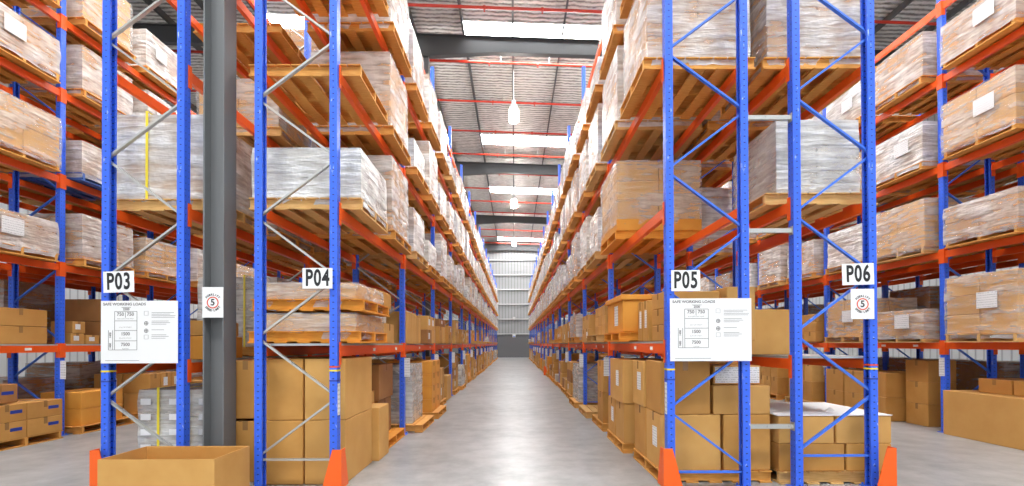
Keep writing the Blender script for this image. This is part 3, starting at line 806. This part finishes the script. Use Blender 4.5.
put('P06',0,0,2,'grey_tall', dims=(.80,.95,.74), lab='tall pale printed carton load', pmat='woodpale'); put('P06',0,0,3,'brown_tall', lab='tall pale film-wrapped load of flat cartons')
put('P06',0,1,2,'NONE'); put('P06',0,1,3,'brown_tall'); put('P06',0,0,4,'brown_tall'); put('P06',0,1,4,'white_tall')
put('P06',0,0,1,'NONE'); put('P06',0,1,1,'NONE')
put('OL',0,0,2,'NONE'); put('OL',0,1,2,'brown_mid', labelside='+x', dims=(1.06,1.06,.45)); put('OL',0,1,3,'clear_mid', dims=(1.08,1.08,.66), lab='big brown cartons under clear film')
put('OL',0,1,4,'brown_mid', labelside='+x', dims=(1.06,1.06,.5)); put('OL',0,1,5,'brown_low')
put('OL',1,0,2,'brown_mid', lab='brown cartons with blue print under film'); put('OL',1,0,3,'white_mid', pmat='bluepallet', dims=(1.06,1.04,.5), lab='crumpled white load on blue pallet')
put('OL',1,0,4,'brown_mid'); put('OL',1,0,5,'clear_tall'); put('OL',1,1,5,'white_mid', labelside='+x'); put('OL',1,1,4,'white_mid', labelside='+x'); put('OL',1,1,2,'clear_mid'); put('OL',1,1,3,'clear_mid')
put('OR',0,1,1,'clear_tall', dims=(1.06,1.06,.82), labelside='-x', pmat='woodpale', lab='big brown crate with paper labels')
put('OR',0,1,2,'brown_low', dims=(1.1,1.08,.46)); put('OR',0,1,3,'clear_mid', dims=(1.1,1.08,.68), labelside='-x', lab='large tan cartons with white label, filmed'); put('OR',0,1,4,'brown_low', labelside='-x', dims=(1.1,1.08,.5))
put('OR',1,0,1,'crate_low', dims=(1.08,1.08,.4), labelside='-x', pmat='woodpale'); put('OR',1,1,1,'clear_mid', dims=(1.0,1.0,.7), labelside='-x', pmat='woodpale')
put('OR',1,0,2,'clear_mid', dims=(1.08,1.08,.74)); put('OR',1,0,3,'white_mid', labelside='-x', dims=(1.06,1.06,.62)); put('OR',1,0,4,'brown_mid'); put('OR',1,1,4,'white_mid',labelside='-x')
put('OR',1,1,2,'white_mid'); put('OR',1,1,3,'brown_mid')

DECKED = ('P03','P04','P05','P06','OL')
SPECIAL = set()   # slots filled by hand further down
def rack(rk):
    r = ROWS[rk]
    for i in range(r['n']+1): frame(rk, i)
    for i in range(r['n']):
        for L in range(len(r['lv'])):
            for side in 'ab': beam(rk, i, L, side)
    rng = random.Random(rk)
    main = rk in ('P04','P05')
    for i in range(r['n']):
        for L in range(2, len(r['lv'])+1):
            for s in (0, 1):
                key = 'L-%s-%d-%d-%d' % (rk, i, s, L)
                c = rng.random(); c2 = rng.random()
                kw = {}
                if (rk,i,s,L) in EXPLICIT: kind, kw = EXPLICIT[rk,i,s,L]
                elif L == 5: kind = 'NONE'
                elif rk[0] == 'B': kind = rng.choice(['dark_tall','brown_mid','grey_mid','NONE'])
                elif main: kind = rng.choice(['white_tall','white_tall','white_full','white_mid','white_mid','grey_tall','brown_tall','white_low'])
                else: kind = rng.choice(['brown_tall','brown_mid','clear_mid','white_mid','clear_tall','grey_mid','dark_mid','brown_low'])
                if kind == 'NONE': continue
                if kind == 'EMPTY':
                    pallet(cx_of(rk), sy(i,s), lz(rk,L)+.002, 'empty timber pallet, %s' % where(rk,i,s,L), 'wood', key); continue
                kw = dict(kw); w_, d_, h_ = kw.get('dims') or KIND[kind][:3]
                if main and i > 0: w_, d_ = w_*.96, d_*.92
                if L < len(r['lv']): kw['dims'] = (w_, d_, min(h_, r['lv'][L]-r['lv'][L-1]-.10-.121-.05-kw.get('base', 0)))
                kw.setdefault('pmat', 'woodpale' if c2 < .2 else 'wood')
                load(kind, cx_of(rk), sy(i,s), lz(rk,L), where(rk,i,s,L), key, near=i < (4 if main else 3), **kw)
    for L in (0, 1):
        for i in range(r['n']):
            for s in (0, 1):
                if (rk,i,s,L) in EXPLICIT:
                    kind, kw = EXPLICIT[rk,i,s,L]
                    kw = dict(kw)
                    if kind != 'NONE': load(kind, cx_of(rk), sy(i,s), lz(rk,L)+(.026 if L == 1 and rk in DECKED else 0), where(rk,i,s,L), 'L-%s-%d-%d-%d' % (rk,i,s,L), **kw)

# ------------------------------------------------------------------ loose cartons on the floor and on the first shelf
STOCK = MB(); STOCKMAT = ['carton','cartonlight','cartondark','cartonorange','cartonwhite']
TIER = ['bottom tier', 'second tier', 'third tier', 'fourth tier', 'fifth tier', 'sixth tier']
USED = set()
def uniq(label):
    """adds what is still needed so that no two cartons share a label"""
    if label not in USED: USED.add(label); return label
    for extra in ('behind its neighbour', 'further in', 'next one along', 'beside it', 'deeper in', 'one more along', 'at the back'):
        l = label + ', ' + extra
        if l not in USED: USED.add(l); return l
    return label
_carton = carton
def carton(x0, x1, y0, y1, z0, z1, label, mat='carton', **kw):
    key = kw.get('key')
    if key in SKIP: return None
    if key in STUFF:
        STOCK.box(x0+.006, x1-.006, y0+.006, y1-.006, z0+.001, z1-.003, STOCKMAT.index(mat)); return None
    return _carton(x0, x1, y0, y1, z0, z1, uniq(label), mat, **kw)
LOOK = {'carton':'brown','cartonlight':'tan','cartondark':'dark brown','cartonorange':'orange','cartonwhite':'pale'}
def grid(rk, i, s, L, x0, x1, y0, y1, z0, cols, rows, hs, mats, rng, labelp=.3, tag_=''):
    """cartons in cols (across) x rows (along) x tiers"""
    out = 1 if ROWS[rk]['xa'] > ROWS[rk]['xb'] else -1
    face = '+x' if out > 0 else '-x'
    z = z0
    for t, h in enumerate(hs):
        rw = rows if isinstance(rows, int) else rows[t]
        for a in range(cols):
            for b in range(rw):
                xa, xb = x0+(x1-x0)*a/cols, x0+(x1-x0)*(a+1)/cols
                ya, yb = y0+(y1-y0)*b/rw, y0+(y1-y0)*(b+1)/rw
                m = rng.choice(mats)
                aisle = (a == cols-1) if out > 0 else (a == 0)
                lf = face if aisle and rng.random() < labelp else ('-y' if rng.random() < .15 else None)
                col = '' if cols == 1 else ('aisle-side' if aisle else 'inner-side')
                pos = '' if rw == 1 else ('%s along' % ORD[b])
                lab = '%s carton, %s, %s bay %s, %s %s, %s %s' % (LOOK[m], ROWS[rk]['nm'], ORD[i], 'ground' if L == 0 else 'shelf', HALF[s], TIER[t], col, pos)
                lab = lab.strip().rstrip(',')
                j = rng.uniform(0, .012)
                carton(xa+j, xb-j, ya+j, yb-j, z, z+h, lab, m, key='C-%s-%d-%d-%d-%s%d%d%d' % (rk,i,s,L,tag_,t,a,b), labelface=lf, tape=rng.random() < .75)
        z += h
def fill(rk, i, s, L):
    rng = random.Random('%s%d%d%d' % (rk, i, s, L))
    cx, yc, z = cx_of(rk), sy(i, s), lz(rk, L)
    main = rk in ('P04','P05')
    out = 1 if ROWS[rk]['xa'] > ROWS[rk]['xb'] else -1
    far = i >= 4
    base = ['carton','cartonlight','cartondark','cartonlight','cartonorange','cartonwhite'] if main else ['carton','carton','cartonlight','cartondark']
    mats = rng.choice([[rng.choice(base)], base[:3], ['carton','cartonlight']])
    key = 'L-%s-%d-%d-%d' % (rk,i,s,L)
    pk = 'P-%s-%d-%d-%d' % (rk,i,s,L)
    if L == 0:
        t = rng.choice(['pal','pal','pal','wrap','floor','low','mix','low'] if main else ['pal','floor','mix','pal','wrap'])
        if t == 'wrap':
            load(rng.choice(['grey_tall','clear_tall','brown_mid','grey_mid']), cx-(out*.04 if main else 0), yc, 0, where(rk,i,s,0), key, near=not far, dims=(1.0,1.0,rng.choice([.75,.85,.6]))); return
        sh = out*(rng.uniform(-.11,-.03) if main else rng.uniform(-.01,.06))
        if t in ('pal','low','mix'):
            pallet(cx+sh, yc, .001, 'timber pallet under cartons on the floor, %s, %s bay, %s' % (ROWS[rk]['nm'], ORD[i], HALF[s]), rng.choice(['wood','woodpale','wood','woodorange']), pk)
            z = PH+.003
        hs = {'pal': [rng.choice([.3,.36,.42])]*rng.choice([2,2,3]), 'low': [rng.choice([.22,.28])]*rng.choice([1,2]), 'floor': [rng.choice([.5,.6])]*rng.choice([1,2]), 'mix': rng.choice([[.42,.3],[.5,.25],[.3,.3,.2]])}[t]
        while sum(hs) + z > 1.16: hs = hs[:-1]
        cols = 1 if far else 2
        rows = {'pal': rng.choice([2,2,3]), 'low': rng.choice([2,3]), 'floor': rng.choice([1,2]), 'mix': [2,1,1] if rng.random() < .5 else [2,2,1]}[t]
        grid(rk, i, s, 0, cx+sh-.53, cx+sh+.53, yc-.52+rng.uniform(0,.1), yc+.52-rng.uniform(0,.2), z, cols, rows, hs, mats, rng)
    else:
        z += .026
        t = rng.choice(['row','mix','mix','wrap','pal','two','two'] if main else ['mix','two','wrap','pal'])
        if t == 'wrap':
            load(rng.choice(['white_low','brown_low','white_mid','grey_mid']), cx, yc, z, where(rk,i,s,1), key, near=not far, dims=(1.0,1.0,rng.choice([.3,.4,.48]))); return
        if t == 'pal':
            pallet(cx, yc, z+.001, 'timber pallet under cartons on the first shelf, %s, %s bay, %s' % (ROWS[rk]['nm'], ORD[i], HALF[s]), rng.choice(['wood','woodpale']), pk); z += PH+.003
        hs = {'row': [rng.choice([.38,.45,.52])], 'mix': rng.choice([[.30,.22],[.22,.2,.18],[.38,.16]]), 'pal': [.2]*rng.choice([2,2,3]), 'two': [rng.choice([.22,.26,.32])]*2}[t]
        rows = {'row': rng.choice([4,5]), 'mix': [2,1,1], 'pal': 2, 'two': rng.choice([2,3])}[t]
        cols = 1 if (far or t == 'row') else 2
        dx = .36 if cols == 1 else .46
        grid(rk, i, s, 1, cx-dx, cx+dx, yc-.5+rng.uniform(0,.12), yc+.5-rng.uniform(0,.15), z, cols, rows, hs, mats, rng)

DECKED_ = ('P03','P04','P05','P06','OL')
def deck(rk, i):
    key = 'D-%s-%d' % (rk, i)
    if key in SKIP: return
    r = ROWS[rk]; k = ('deck', rk in ('P06',))
    if k not in CART:
        m = MB(); n = 9; yl = (bl-.02)/n
        for j in range(n): m.box(-.38, .38, -bl/2+.01+j*yl+.001, -bl/2+.01+(j+1)*yl-.001, .0, .02)
        m.box(-.38,.38,-bl/2+.01,bl/2-.01,.016,.021); CART[k] = m.mesh('shelf_panel', M['deck'])
    o = obj('shelf_panel', CART[k], None, (cx_of(rk), Y0+P*i+UW+bl/2, r['lv'][0]+.001))
    tag(o, 'grey steel shelf panel on the first beams, %s, %s bay' % (r['nm'], ORD[i]), 'shelf panel', 'steel shelf panels', None, key)

SPECIAL |= {('P04',0,0,0),('P04',0,1,0),('P04',0,0,1),('P04',0,1,1),('P05',0,0,0),('P05',0,1,0),('P05',1,0,0),('P05',1,1,0),('P05',0,0,1),('P05',0,1,1),('P05',1,0,1),
            ('P06',0,0,0),('P06',0,1,0),('OL',0,1,0),('OL',0,1,1),('OL',0,0,0),('OL',0,0,1),('OL',1,0,1),('OL',1,1,1),('OL',1,0,0),('OR',0,0,0),('OR',0,0,1),('OR',0,1,0),
            ('P03',0,1,0),('P03',0,0,1),('P04',1,0,0),('P04',1,1,0),('P04',1,0,1),('P06',0,0,1),('P06',0,1,1),('OR',1,0,0),('OR',1,1,0),('P03',1,0,0),('P06',1,0,0),('P06',1,1,0)}
for rk in ROWS:
    rack(rk)
    if rk in DECKED:
        for i in range(ROWS[rk]['n']): deck(rk, i)
    if rk[0] == 'B':
        rb = random.Random(rk)
        for i in range(ROWS[rk]['n']):
            for s in (0, 1):
                for L in (0, 1):
                    kd = rb.choice(['dark_tall','dark_tall','dark_tall','brown_mid'] if L == 0 else (['dark_mid','dark_tall'] if rk == 'BR' else ['dark_mid','dark_tall','NONE']))
                    if kd != 'NONE': load(kd, cx_of(rk), sy(i,s), lz(rk,L), where(rk,i,s,L), 'L-%s-%d-%d-%d' % (rk,i,s,L), near=False)
        continue
    for i in range(ROWS[rk]['n']):
        for s in (0, 1):
            for L in (0, 1):
                if (rk,i,s,L) in SPECIAL or (rk,i,s,L) in EXPLICIT: continue
                fill(rk, i, s, L)

# ------------------------------------------------------------------ nearer goods by hand
def C(k, *a, **kw): return carton(*a, key='H-'+k, **kw)
# P04 ground: big plain cartons stacked two high straight on the floor
G = 'big plain cartons at the foot of P04'
for t, (z0, z1) in enumerate(((.0,.63),(.632,1.235))):
    tw = ('bottom', 'top')[t]
    C('p4a%d'%t, -2.065,-1.655,4.86,5.78,z0,z1,'big plain carton at the P04 front, aisle corner, %s one of two' % tw, 'cartonlight', group=G, tape=False, rz=0)
    C('p4b%d'%t, -2.475,-2.07,4.86,5.78,z0,z1,'big plain carton at the P04 front, beside the aisle corner, %s one of two' % tw, 'carton', group=G, tape=False, rz=0)
    C('p4c%d'%t, -2.90,-2.49,4.96,5.78,z0,z1-.02,'big carton between P04 and the grey column, %s one of two' % tw, 'carton', group=G, rz=0)
C('p4d', -2.05,-1.59,5.83,6.30,0,.63,'plain carton standing out into the centre aisle behind the big P04 cartons','cartonlight',tape=False)
# behind it
pallet(-2.20, 6.925, .001, 'orange timber pallet near the floor of P04 behind the aisle carton','woodorange','H-p4pal')
C('p4e0', -2.6,-1.82,6.62,7.34,.121,.62,'dark carton with labels, lower of two before the second P04 frame','cartondark',labelface='-y')
C('p4e1', -2.62,-1.80,6.62,7.36,.622,1.10,'dark carton, upper of two before the second P04 frame','cartondark')
for k, (xa, xb, za, zb) in enumerate(((-2.02,-1.86,.121,.33),(-1.85,-1.68,.121,.34),(-2.02,-1.86,.332,.56),(-1.84,-1.68,.342,.58),(-2.02,-1.86,.562,.76))):
    C('p4f%d'%k, xa,xb,6.39,6.60,za,zb,'small brown carton in the little heap beside the aisle carton, %s' % ['bottom inner','bottom outer','middle inner','middle outer','topmost'][k],'cartonlight',gap=.003)
load('grey_tall', -1.98, sy(1,0), 0, where('P04',1,0,0), 'L-P04-1-0-0', lab='tall shiny grey film-wrapped stack', dims=(.70,.80,.92))
pallet(-1.95, sy(1,1), .001, 'timber pallet under the orange cartons, P04 row, second bay','wood','H-p4q')
for t in range(4):
    for b in range(2):
        C('p4g%d%d'%(t,b), -2.35,-1.52,sy(1,1)-.5+.5*b,sy(1,1)+.5*b,.121+.235*t,.121+.235*(t+1),'orange carton in the P04 second bay stack, %s, %s' % (TIER[t], ('front one','rear one')[b]),'cartonorange')
# P04 first shelf
zd = 1.36+.024
load('flat', cx_of('P04')-.02, 5.44, zd, 'lower of two stacked on the first P04 shelf', 'H-fl0', pmat='woodorange', dims=(1.0,1.0,.175), lab='flat film-wrapped load', rz=0, skirt=-.085)
load('flat', cx_of('P04')+.02, 5.44, zd+.318, 'upper of two stacked on the first P04 shelf', 'H-fl1', pmat='woodorange', dims=(.94,1.0,.16), lab='flat film-wrapped load', rz=.01, skirt=-.085)
for k, (ya, yb, za, zb, m, lb) in enumerate(((6.12,6.60,0,.27,'cartonlight','tan carton on the P04 shelf behind the flat loads'),(6.62,7.10,0,.27,'cartonlight','second tan carton on the P04 shelf behind the flat loads'),
        (6.15,6.68,.272,.47,'cartonwhite','pale carton on top of the tan P04 shelf cartons'),(6.15,6.95,.472,.69,'carton','large brown carton topmost in the first P04 bay'))):
    C('p4s%d'%k, -2.38,-1.72,ya,yb,zd+za,zd+zb,lb,m,labelface='+x' if k in (0,2) else None)
for k in range(6):
    C('p4r%d'%k, -2.25,-1.66,7.66+.19*k,7.66+.19*k+.185,zd,zd+(.50 if k < 4 else .45),'tall narrow tan carton, %s in the row on the second P04 shelf bay' % ORD[k],'cartonlight',tape=False,gap=.003)

# P05 ground
G = 'cartons stacked at the foot of P05'
pallet(1.97, 5.42, .001, 'timber pallet under the P05 front cartons', 'wood', 'H-p5p0')
z0, z1, z2 = .121, .67, 1.175
def pc(k, x0, x1, y0, y1, za, zb, lb, m='carton', **kw): C('p5'+k, x0,x1,y0,y1,za,zb,lb,m,group=G,**kw)
pc('a',1.43,2.03,4.88,5.43,z0,z1,'brown carton at the P05 front corner, lower row','cartonlight',labelface='-x')
pc('b',2.05,2.52,4.88,5.43,z0,z1,'brown carton second across the P05 front, lower row')
pc('c',1.43,1.93,4.88,5.43,z1+.002,z2+.02,'brown carton at the P05 front corner, upper row',tape=True)
pc('d',1.95,2.52,4.88,5.43,z1+.002,.955,'brown carton second across the P05 front, upper row','cartonlight')
o = C('p5e',1.98,2.46,4.95,5.40,.958,1.15,'low carton with a wide white sheet under the P05 shelf','cartonlight',group=G)
if o: sheet(o, 0, -.222, .095, .44, .16, '-y', lab='wide white printed sheet')
pc('f',1.43,1.97,5.45,5.96,z0,z1,'brown carton second along the P05 aisle side, lower row','carton')
pc('g',1.41,1.92,5.45,5.96,z1+.002,z2,'brown carton with a framed label, second along P05, upper row','cartonlight',labelface='-x')
pc('h',1.99,2.52,5.45,5.96,z0,z1,'brown carton in the inner column behind the P05 front, lower row')
pc('h2',1.94,2.52,5.45,5.96,z1+.002,1.16,'brown carton in the inner column behind the P05 front, upper row')
pallet(1.90, 6.74, .001, 'second timber pallet along the P05 aisle side', 'wood', 'H-p5p1')
pc('i',1.36,1.95,6.20,6.72,z0,.62,'brown carton third along the P05 aisle side, lower row','cartonlight')
pc('j',1.36,1.95,6.74,7.26,z0,.62,'brown carton fourth along the P05 aisle side, lower row',labelface='-x')
pc('k',1.34,1.95,6.18,7.00,.622,1.17,'large brown carton with a strip label, third along P05, upper row','cartonlight',labelface='-x')
pc('l',1.97,2.50,6.20,7.24,z0,.66,'large brown carton in the inner column of the second P05 pallet')
pallet(1.92, 8.28, .001, 'third timber pallet along the P05 aisle side', 'wood', 'H-p5p2')
pc('m',1.38,2.30,7.80,8.30,z0,.60,'labelled carton just past the second P05 frame, lower row','carton',labelface='-y')
pc('n',1.38,2.30,7.80,8.30,.602,1.10,'labelled carton just past the second P05 frame, upper row','carton',labelface='-y')
pc('o',1.50,2.30,8.32,8.80,z0,.58,'brown carton beyond the labelled pair in the second P05 bay')
pallet(1.86, 9.66, .001, 'empty pallet on the floor poking into the aisle from P05', 'woodpale', 'H-p5p3')
C('p5t0', 2.30,2.62,5.0,5.4,1.155,1.155+.17,'small labelled carton high at the back of the P05 front','carton',labelface='-y') if False else None
# P05 first shelf
zd = 1.37+.024
o = pallet(1.86, 6.72, zd+.001, 'orange pallet under the orange crate on the P05 shelf', 'woodorange', 'H-p5sp')
if 'H-crate' not in SKIP:
    m = MB(); m.box(-.50,.50,-.50,.50,0,.40)
    cr = obj('orange_crate', m.mesh('orange_crate', M['cartonorange'], bevel=.01), None, (1.86, 6.72, zd+PH+.004))
    l = MB(); l.box(-.53,.53,-.53,.53,.402,.47); obj('lid', l.mesh('lid', M['cartonorange'], bevel=.01), cr)
    sheet(cr, -.50, -.1, .22, .22, .26, '-x')
    tag(cr, 'big orange lidded crate on the first P05 shelf', 'crate', None, None, 'H-crate')
for k, (ya, yb) in enumerate(((5.60,5.82),(5.83,6.05))):
    for t in range(1):
        C('p5s%d%d'%(k,t), 1.50,2.05,ya,yb,zd,zd+.47,'tall brown carton %s the orange P05 crate' % ('one in front of' if k == 0 else 'right before'),'carton',labelface='-x')
for t in range(3):
    C('p5u%d'%t, 1.52,2.1,5.05,5.50,zd+.17*t,zd+.17*(t+1),'small carton in the P05 shelf front stack, %s' % TIER[t],'carton')
C('p5v', 2.14,2.44,5.0,5.9,zd,zd+.55,'long brown carton behind the P05 notice board','cartonlight')
pallet(1.83, sy(1,0), zd+.001, 'timber pallet under the small carton tower on the second P05 shelf bay','woodpale','H-p5w')
for t in range(3):
    for b in range(3): C('p5x%d%d'%(t,b), 1.42,2.0,sy(1,0)-.48+.32*b,sy(1,0)-.16+.32*b,zd+.121+.155*t,zd+.121+.155*(t+1),'small carton tower on the second P05 shelf bay, %s, %s along' % (TIER[t], ORD[b]),'cartonlight',tape=False,gap=.004)

# P06 ground and shelf
pallet(3.12, 5.36, .001, 'pale timber pallet under the low carton load of P06', 'woodpale', 'H-p6p')
for t in range(2):
    for a, (xa, xb) in enumerate(((2.57,3.12),(3.13,3.68)) if t else ((2.57,3.22),(3.23,3.68))):
        for b in range(2):
            C('p6%d%d%d'%(t,a,b), xa,xb,4.84+.53*b,5.36+.53*b,.121+.268*t,.121+.268*(t+1),'low brown carton of the P06 floor load, %s, %s, %s' % (TIER[t], ('inner','aisle side')[a], ('front','back')[b]),'cartonlight' if t else 'carton')
if 'H-sheet' not in SKIP:
    m = MB(); m.box(-.56,.56,-.53,.53,0,.006)
    m.poly([(.05,-.30,.006),(.20,-.22,.006),(.12,-.26,.05)], (0,.004,0))
    tag(obj('cover_sheet', m.mesh('cover_sheet', M['white']), None, (3.12,5.37,.660)), 'white sheet laid over the low P06 carton load', 'sheet', None, None, 'H-sheet')
C('p6k', 2.60,3.12,5.45,5.95,1.22+.024,1.22+.024+.50,'plain brown carton alone on the first P06 shelf','cartonlight',tape=False,rz=0)
C('p6m', 2.66,3.30,6.3,6.9,.0,.55,'brown carton on the floor behind the low P06 load','carton')
pallet(2.55,4.98,-5,'x') if False else None
C('p6n', 2.60,3.04,6.10,6.28,.0,1.02,'slim tall carton behind the low P06 load','carton',labelface='-y')
for k, (x0, x1, y0, y1, h, lb) in enumerate(((2.75,3.62,7.7,8.6,.72,'wide open brown carton on the P06 floor, second bay'),(2.75,3.62,8.65,9.5,.70,'second wide brown carton on the P06 floor, second bay'))):
    C('p6q%d'%k, x0,x1,y0,y1,0,h,lb,'carton')

# P03 and the gap
C('p3a', -3.75,-3.2,6.15,7.2,0,.75,'dark carton on the P03 floor behind the strapped load','carton')
zd = 1.20+.024
C('p3b', -3.72,-3.14,5.05,5.75,zd,zd+.24,'orange brown carton on the first P03 shelf beside the column','cartonorange')
C('p3c', -3.70,-3.16,5.05,5.70,zd+.242,zd+.40,'thin brown carton on top of the orange one on P03','carton')
C('p3d', -3.86,-3.2,7.66,8.5,0,.6,'brown carton on the P03 floor, second bay front','carton')

# outer rack facing P03
ol = cx_of('OL')
pallet(ol+.06, sy(0,1), .001, 'timber pallet under the taped cartons of the outer rack facing P03', 'wood', 'H-olp')
for t in range(2):
    for b in range(2):
        C('ol%d%d'%(t,b), ol-.48,ol+.62,sy(0,1)-.54+.54*b,sy(0,1)+.54*b,.121+.235*t,.121+.235*(t+1),'long carton with blue tape marks, outer rack facing P03, %s, %s' % (TIER[t], ('front','rear')[b]),'carton',marks=[('+x',.12,.13)])
C('ol2', ol-.48,ol+.55,sy(0,1)-.54,sy(0,1)-.05,.61,.86,'long carton topmost over the blue-taped cartons','cartondark',marks=[('+x',.1,.13)])
zd = 1.37+.024
C('ola', ol-.45,ol+.38,6.55,7.35,zd,zd+.25,'flat brown carton, lower of two on the outer shelf by the P03 aisle','carton')
C('olb', ol-.45,ol+.38,6.55,7.35,zd+.252,zd+.50,'flat brown carton, upper of two on the outer shelf by the P03 aisle','carton')
C('olc', ol-.1,ol+.38,6.10,6.50,zd,zd+.18,'small carton before the flat pair on the outer shelf','carton')
for k, (ya, yb, xa, za, zb, lb) in enumerate(((8.35,9.3,-.45,0,.38,'large dark carton, lower of two past the second outer frame'),(8.35,9.3,-.45,.382,.76,'large dark carton, upper of two past the second outer frame'),
        (7.75,8.0,.05,0,.17,'small labelled carton by the second outer frame'),(8.03,8.30,.05,0,.15,'second small labelled carton by the second outer frame'),(7.78,8.02,.0,.172,.36,'small carton on top by the second outer frame'))):
    C('old%d'%k, ol+xa,ol+.36,ya,yb,zd+za,zd+zb,lb,'cartondark' if k < 2 else 'carton',labelface='+x')
pallet(ol+.05, 8.2, .001, 'timber pallet under the orange cartons of the outer rack facing P03', 'wood', 'H-olq')
for t in range(2):
    C('ole%d'%t, ol-.1,ol+.55,7.72,8.55,.121+.26*t,.121+.26*(t+1),'orange carton past the second outer frame, %s of two' % ('lower','upper')[t],'cartonorange',marks=[('+x',.1,.1)] if t == 0 else None)

# open carton in front of P03
if 'H-open' not in SKIP:
    x0, x1, y0, y1, h, t = -3.41,-2.455,4.06,4.60,.435,.012
    m = MB()
    m.box(x0,x1,y0,y0+t,0,h); m.box(x0,x1,y1-t,y1,0,h); m.box(x0,x0+t,y0+t,y1-t,0,h); m.box(x1-t,x1,y0+t,y1-t,0,h); m.box(x0+t,x1-t,y0+t,y1-t,0,t)
    cxo, cyo = (x0+x1)/2, (y0+y1)/2
    m.v = [(a-cxo, b-cyo, c) for a, b, c in m.v]
    o = obj('open_carton', m.mesh('open_carton', M['cartonlight']), None, (cxo, cyo, .001))
    for nm, (a, b, c, d, e, f) in (('front',(x0+.03,x1-.03,y0+.014,y0+.020,h-.16,h-.01)),('side',(x1-.020,x1-.014,y0+.06,y1-.05,h-.18,h-.008)),('back',(x0+.03,x1-.03,y1-.020,y1-.014,h-.17,h-.006))):
        q = MB(); q.box(a-cxo,b-cxo,c-cyo,d-cyo,e,f); obj('flap', q.mesh('flap', M['carton']), o)
    tag(o, 'large open-topped carton on the floor in front of the P03 frame', 'carton', None, None, 'H-open')

# outer rack facing P06
orx = cx_of('OR')
C('or0', orx-.50,orx+.5,5.2,7.46,.0,.66,'very long plain carton on the floor of the outer rack facing P06','cartonlight',tape=False,rz=0)
for k, (ya, yb) in enumerate(((6.1,6.6),(6.62,7.1))):
    C('or1%d'%k, orx-.3,orx+.4,ya,yb,.664,.86,'small carton on the very long carton, %s of two' % ('first','second')[k],'carton')
for t in range(3):
    C('or2%d'%t, orx-.22,orx+.26,8.05,8.52,.001+.36*t,.001+.36*(t+1),'brown carton in the stack beside the second outer frame by P06, %s' % TIER[t],'carton')
for t in range(2):
    for b in range(3):
        C('or3%d%d'%(t,b), orx-.48,orx+.3,8.62+.56*b,9.16+.56*b,.001+.42*t,.001+.42*(t+1),'brown carton on the outer floor opposite P06, %s, %s along' % (TIER[t], ORD[b]),'carton')

if BSTOCK.v:
    o = obj('distant_beam_stock', BSTOCK.mesh('distant_beam_stock', M['orange'])); o['kind'] = 'stuff'
    o['label'] = 'orange rack beams too far down the racks to tell apart'; o['category'] = 'rack beams'
if STOCK.v:
    o = obj('carton_stock', STOCK.mesh('carton_stock', [M[k] for k in STOCKMAT])); o['kind'] = 'stuff'
    o['label'] = 'cartons too far down the racks to tell apart'; o['category'] = 'cartons'

# ------------------------------------------------------------------ guards, spacers
def guard(x, out, y, label, key):
    """folded orange corner guard: front wing with a slanting edge, side wing along the aisle"""
    e = obj('rack_guard', None, None, (x, y, 0))
    t, h = .008, .40
    f = MB(); f.poly([(0,0,0),(-out*.19,0,0),(-out*.085,0,h),(0,0,h)], (0,t,0)); obj('front_wing', f.mesh('front_wing', M['guard']), e)
    f = MB(); f.poly([(0,t,.034),(0,.20,.034),(0,.10,h),(0,t,h)], (-out*t,0,0)); obj('side_wing', f.mesh('side_wing', M['guard']), e)
    f = MB(); f.box(min(-out*.19,0), max(-out*.19,0), t, .058, 0, .008); obj('foot_plate', f.mesh('foot_plate', M['guard']), e)
    return tag(e, label, 'post guard', 'orange post guards', None, key)
guard(-1.60, 1, 4.58, 'orange post guard at the foot of the P04 frame', 'G-0')
guard(1.37, -1, 4.58, 'orange post guard at the foot of the P05 frame', 'G-1')
guard(3.515, 1, 4.575, 'orange post guard at the foot of the P06 frame', 'G-2')
guard(-3.925, -1, 4.585, 'orange post guard behind the open carton at P03', 'G-3')
guard(1.27, -1, Y0+P*6-.11, 'small distant orange post guard down the centre aisle by P05', 'G-4')
for k, z in enumerate((.56, 2.42, 3.50)):
    m = MB(); m.box(2.222, 2.643, 4.70, 4.74, z, z+.04); m.box(2.222,2.228,4.69,4.75,z-.02,z+.06); m.box(2.637,2.643,4.69,4.75,z-.02,z+.06)
    tag(obj('row_spacer', m.mesh('row_spacer', M['silver'])), 'short bar joining the P05 and P06 front frames, %s from the floor' % ['lowest','middle','topmost'][k], 'rack spacer', 'row spacers', 'thing', 'S-%d' % k)

DUP = [l for l, v in LABELS.items() if len(v) > 1 and l]
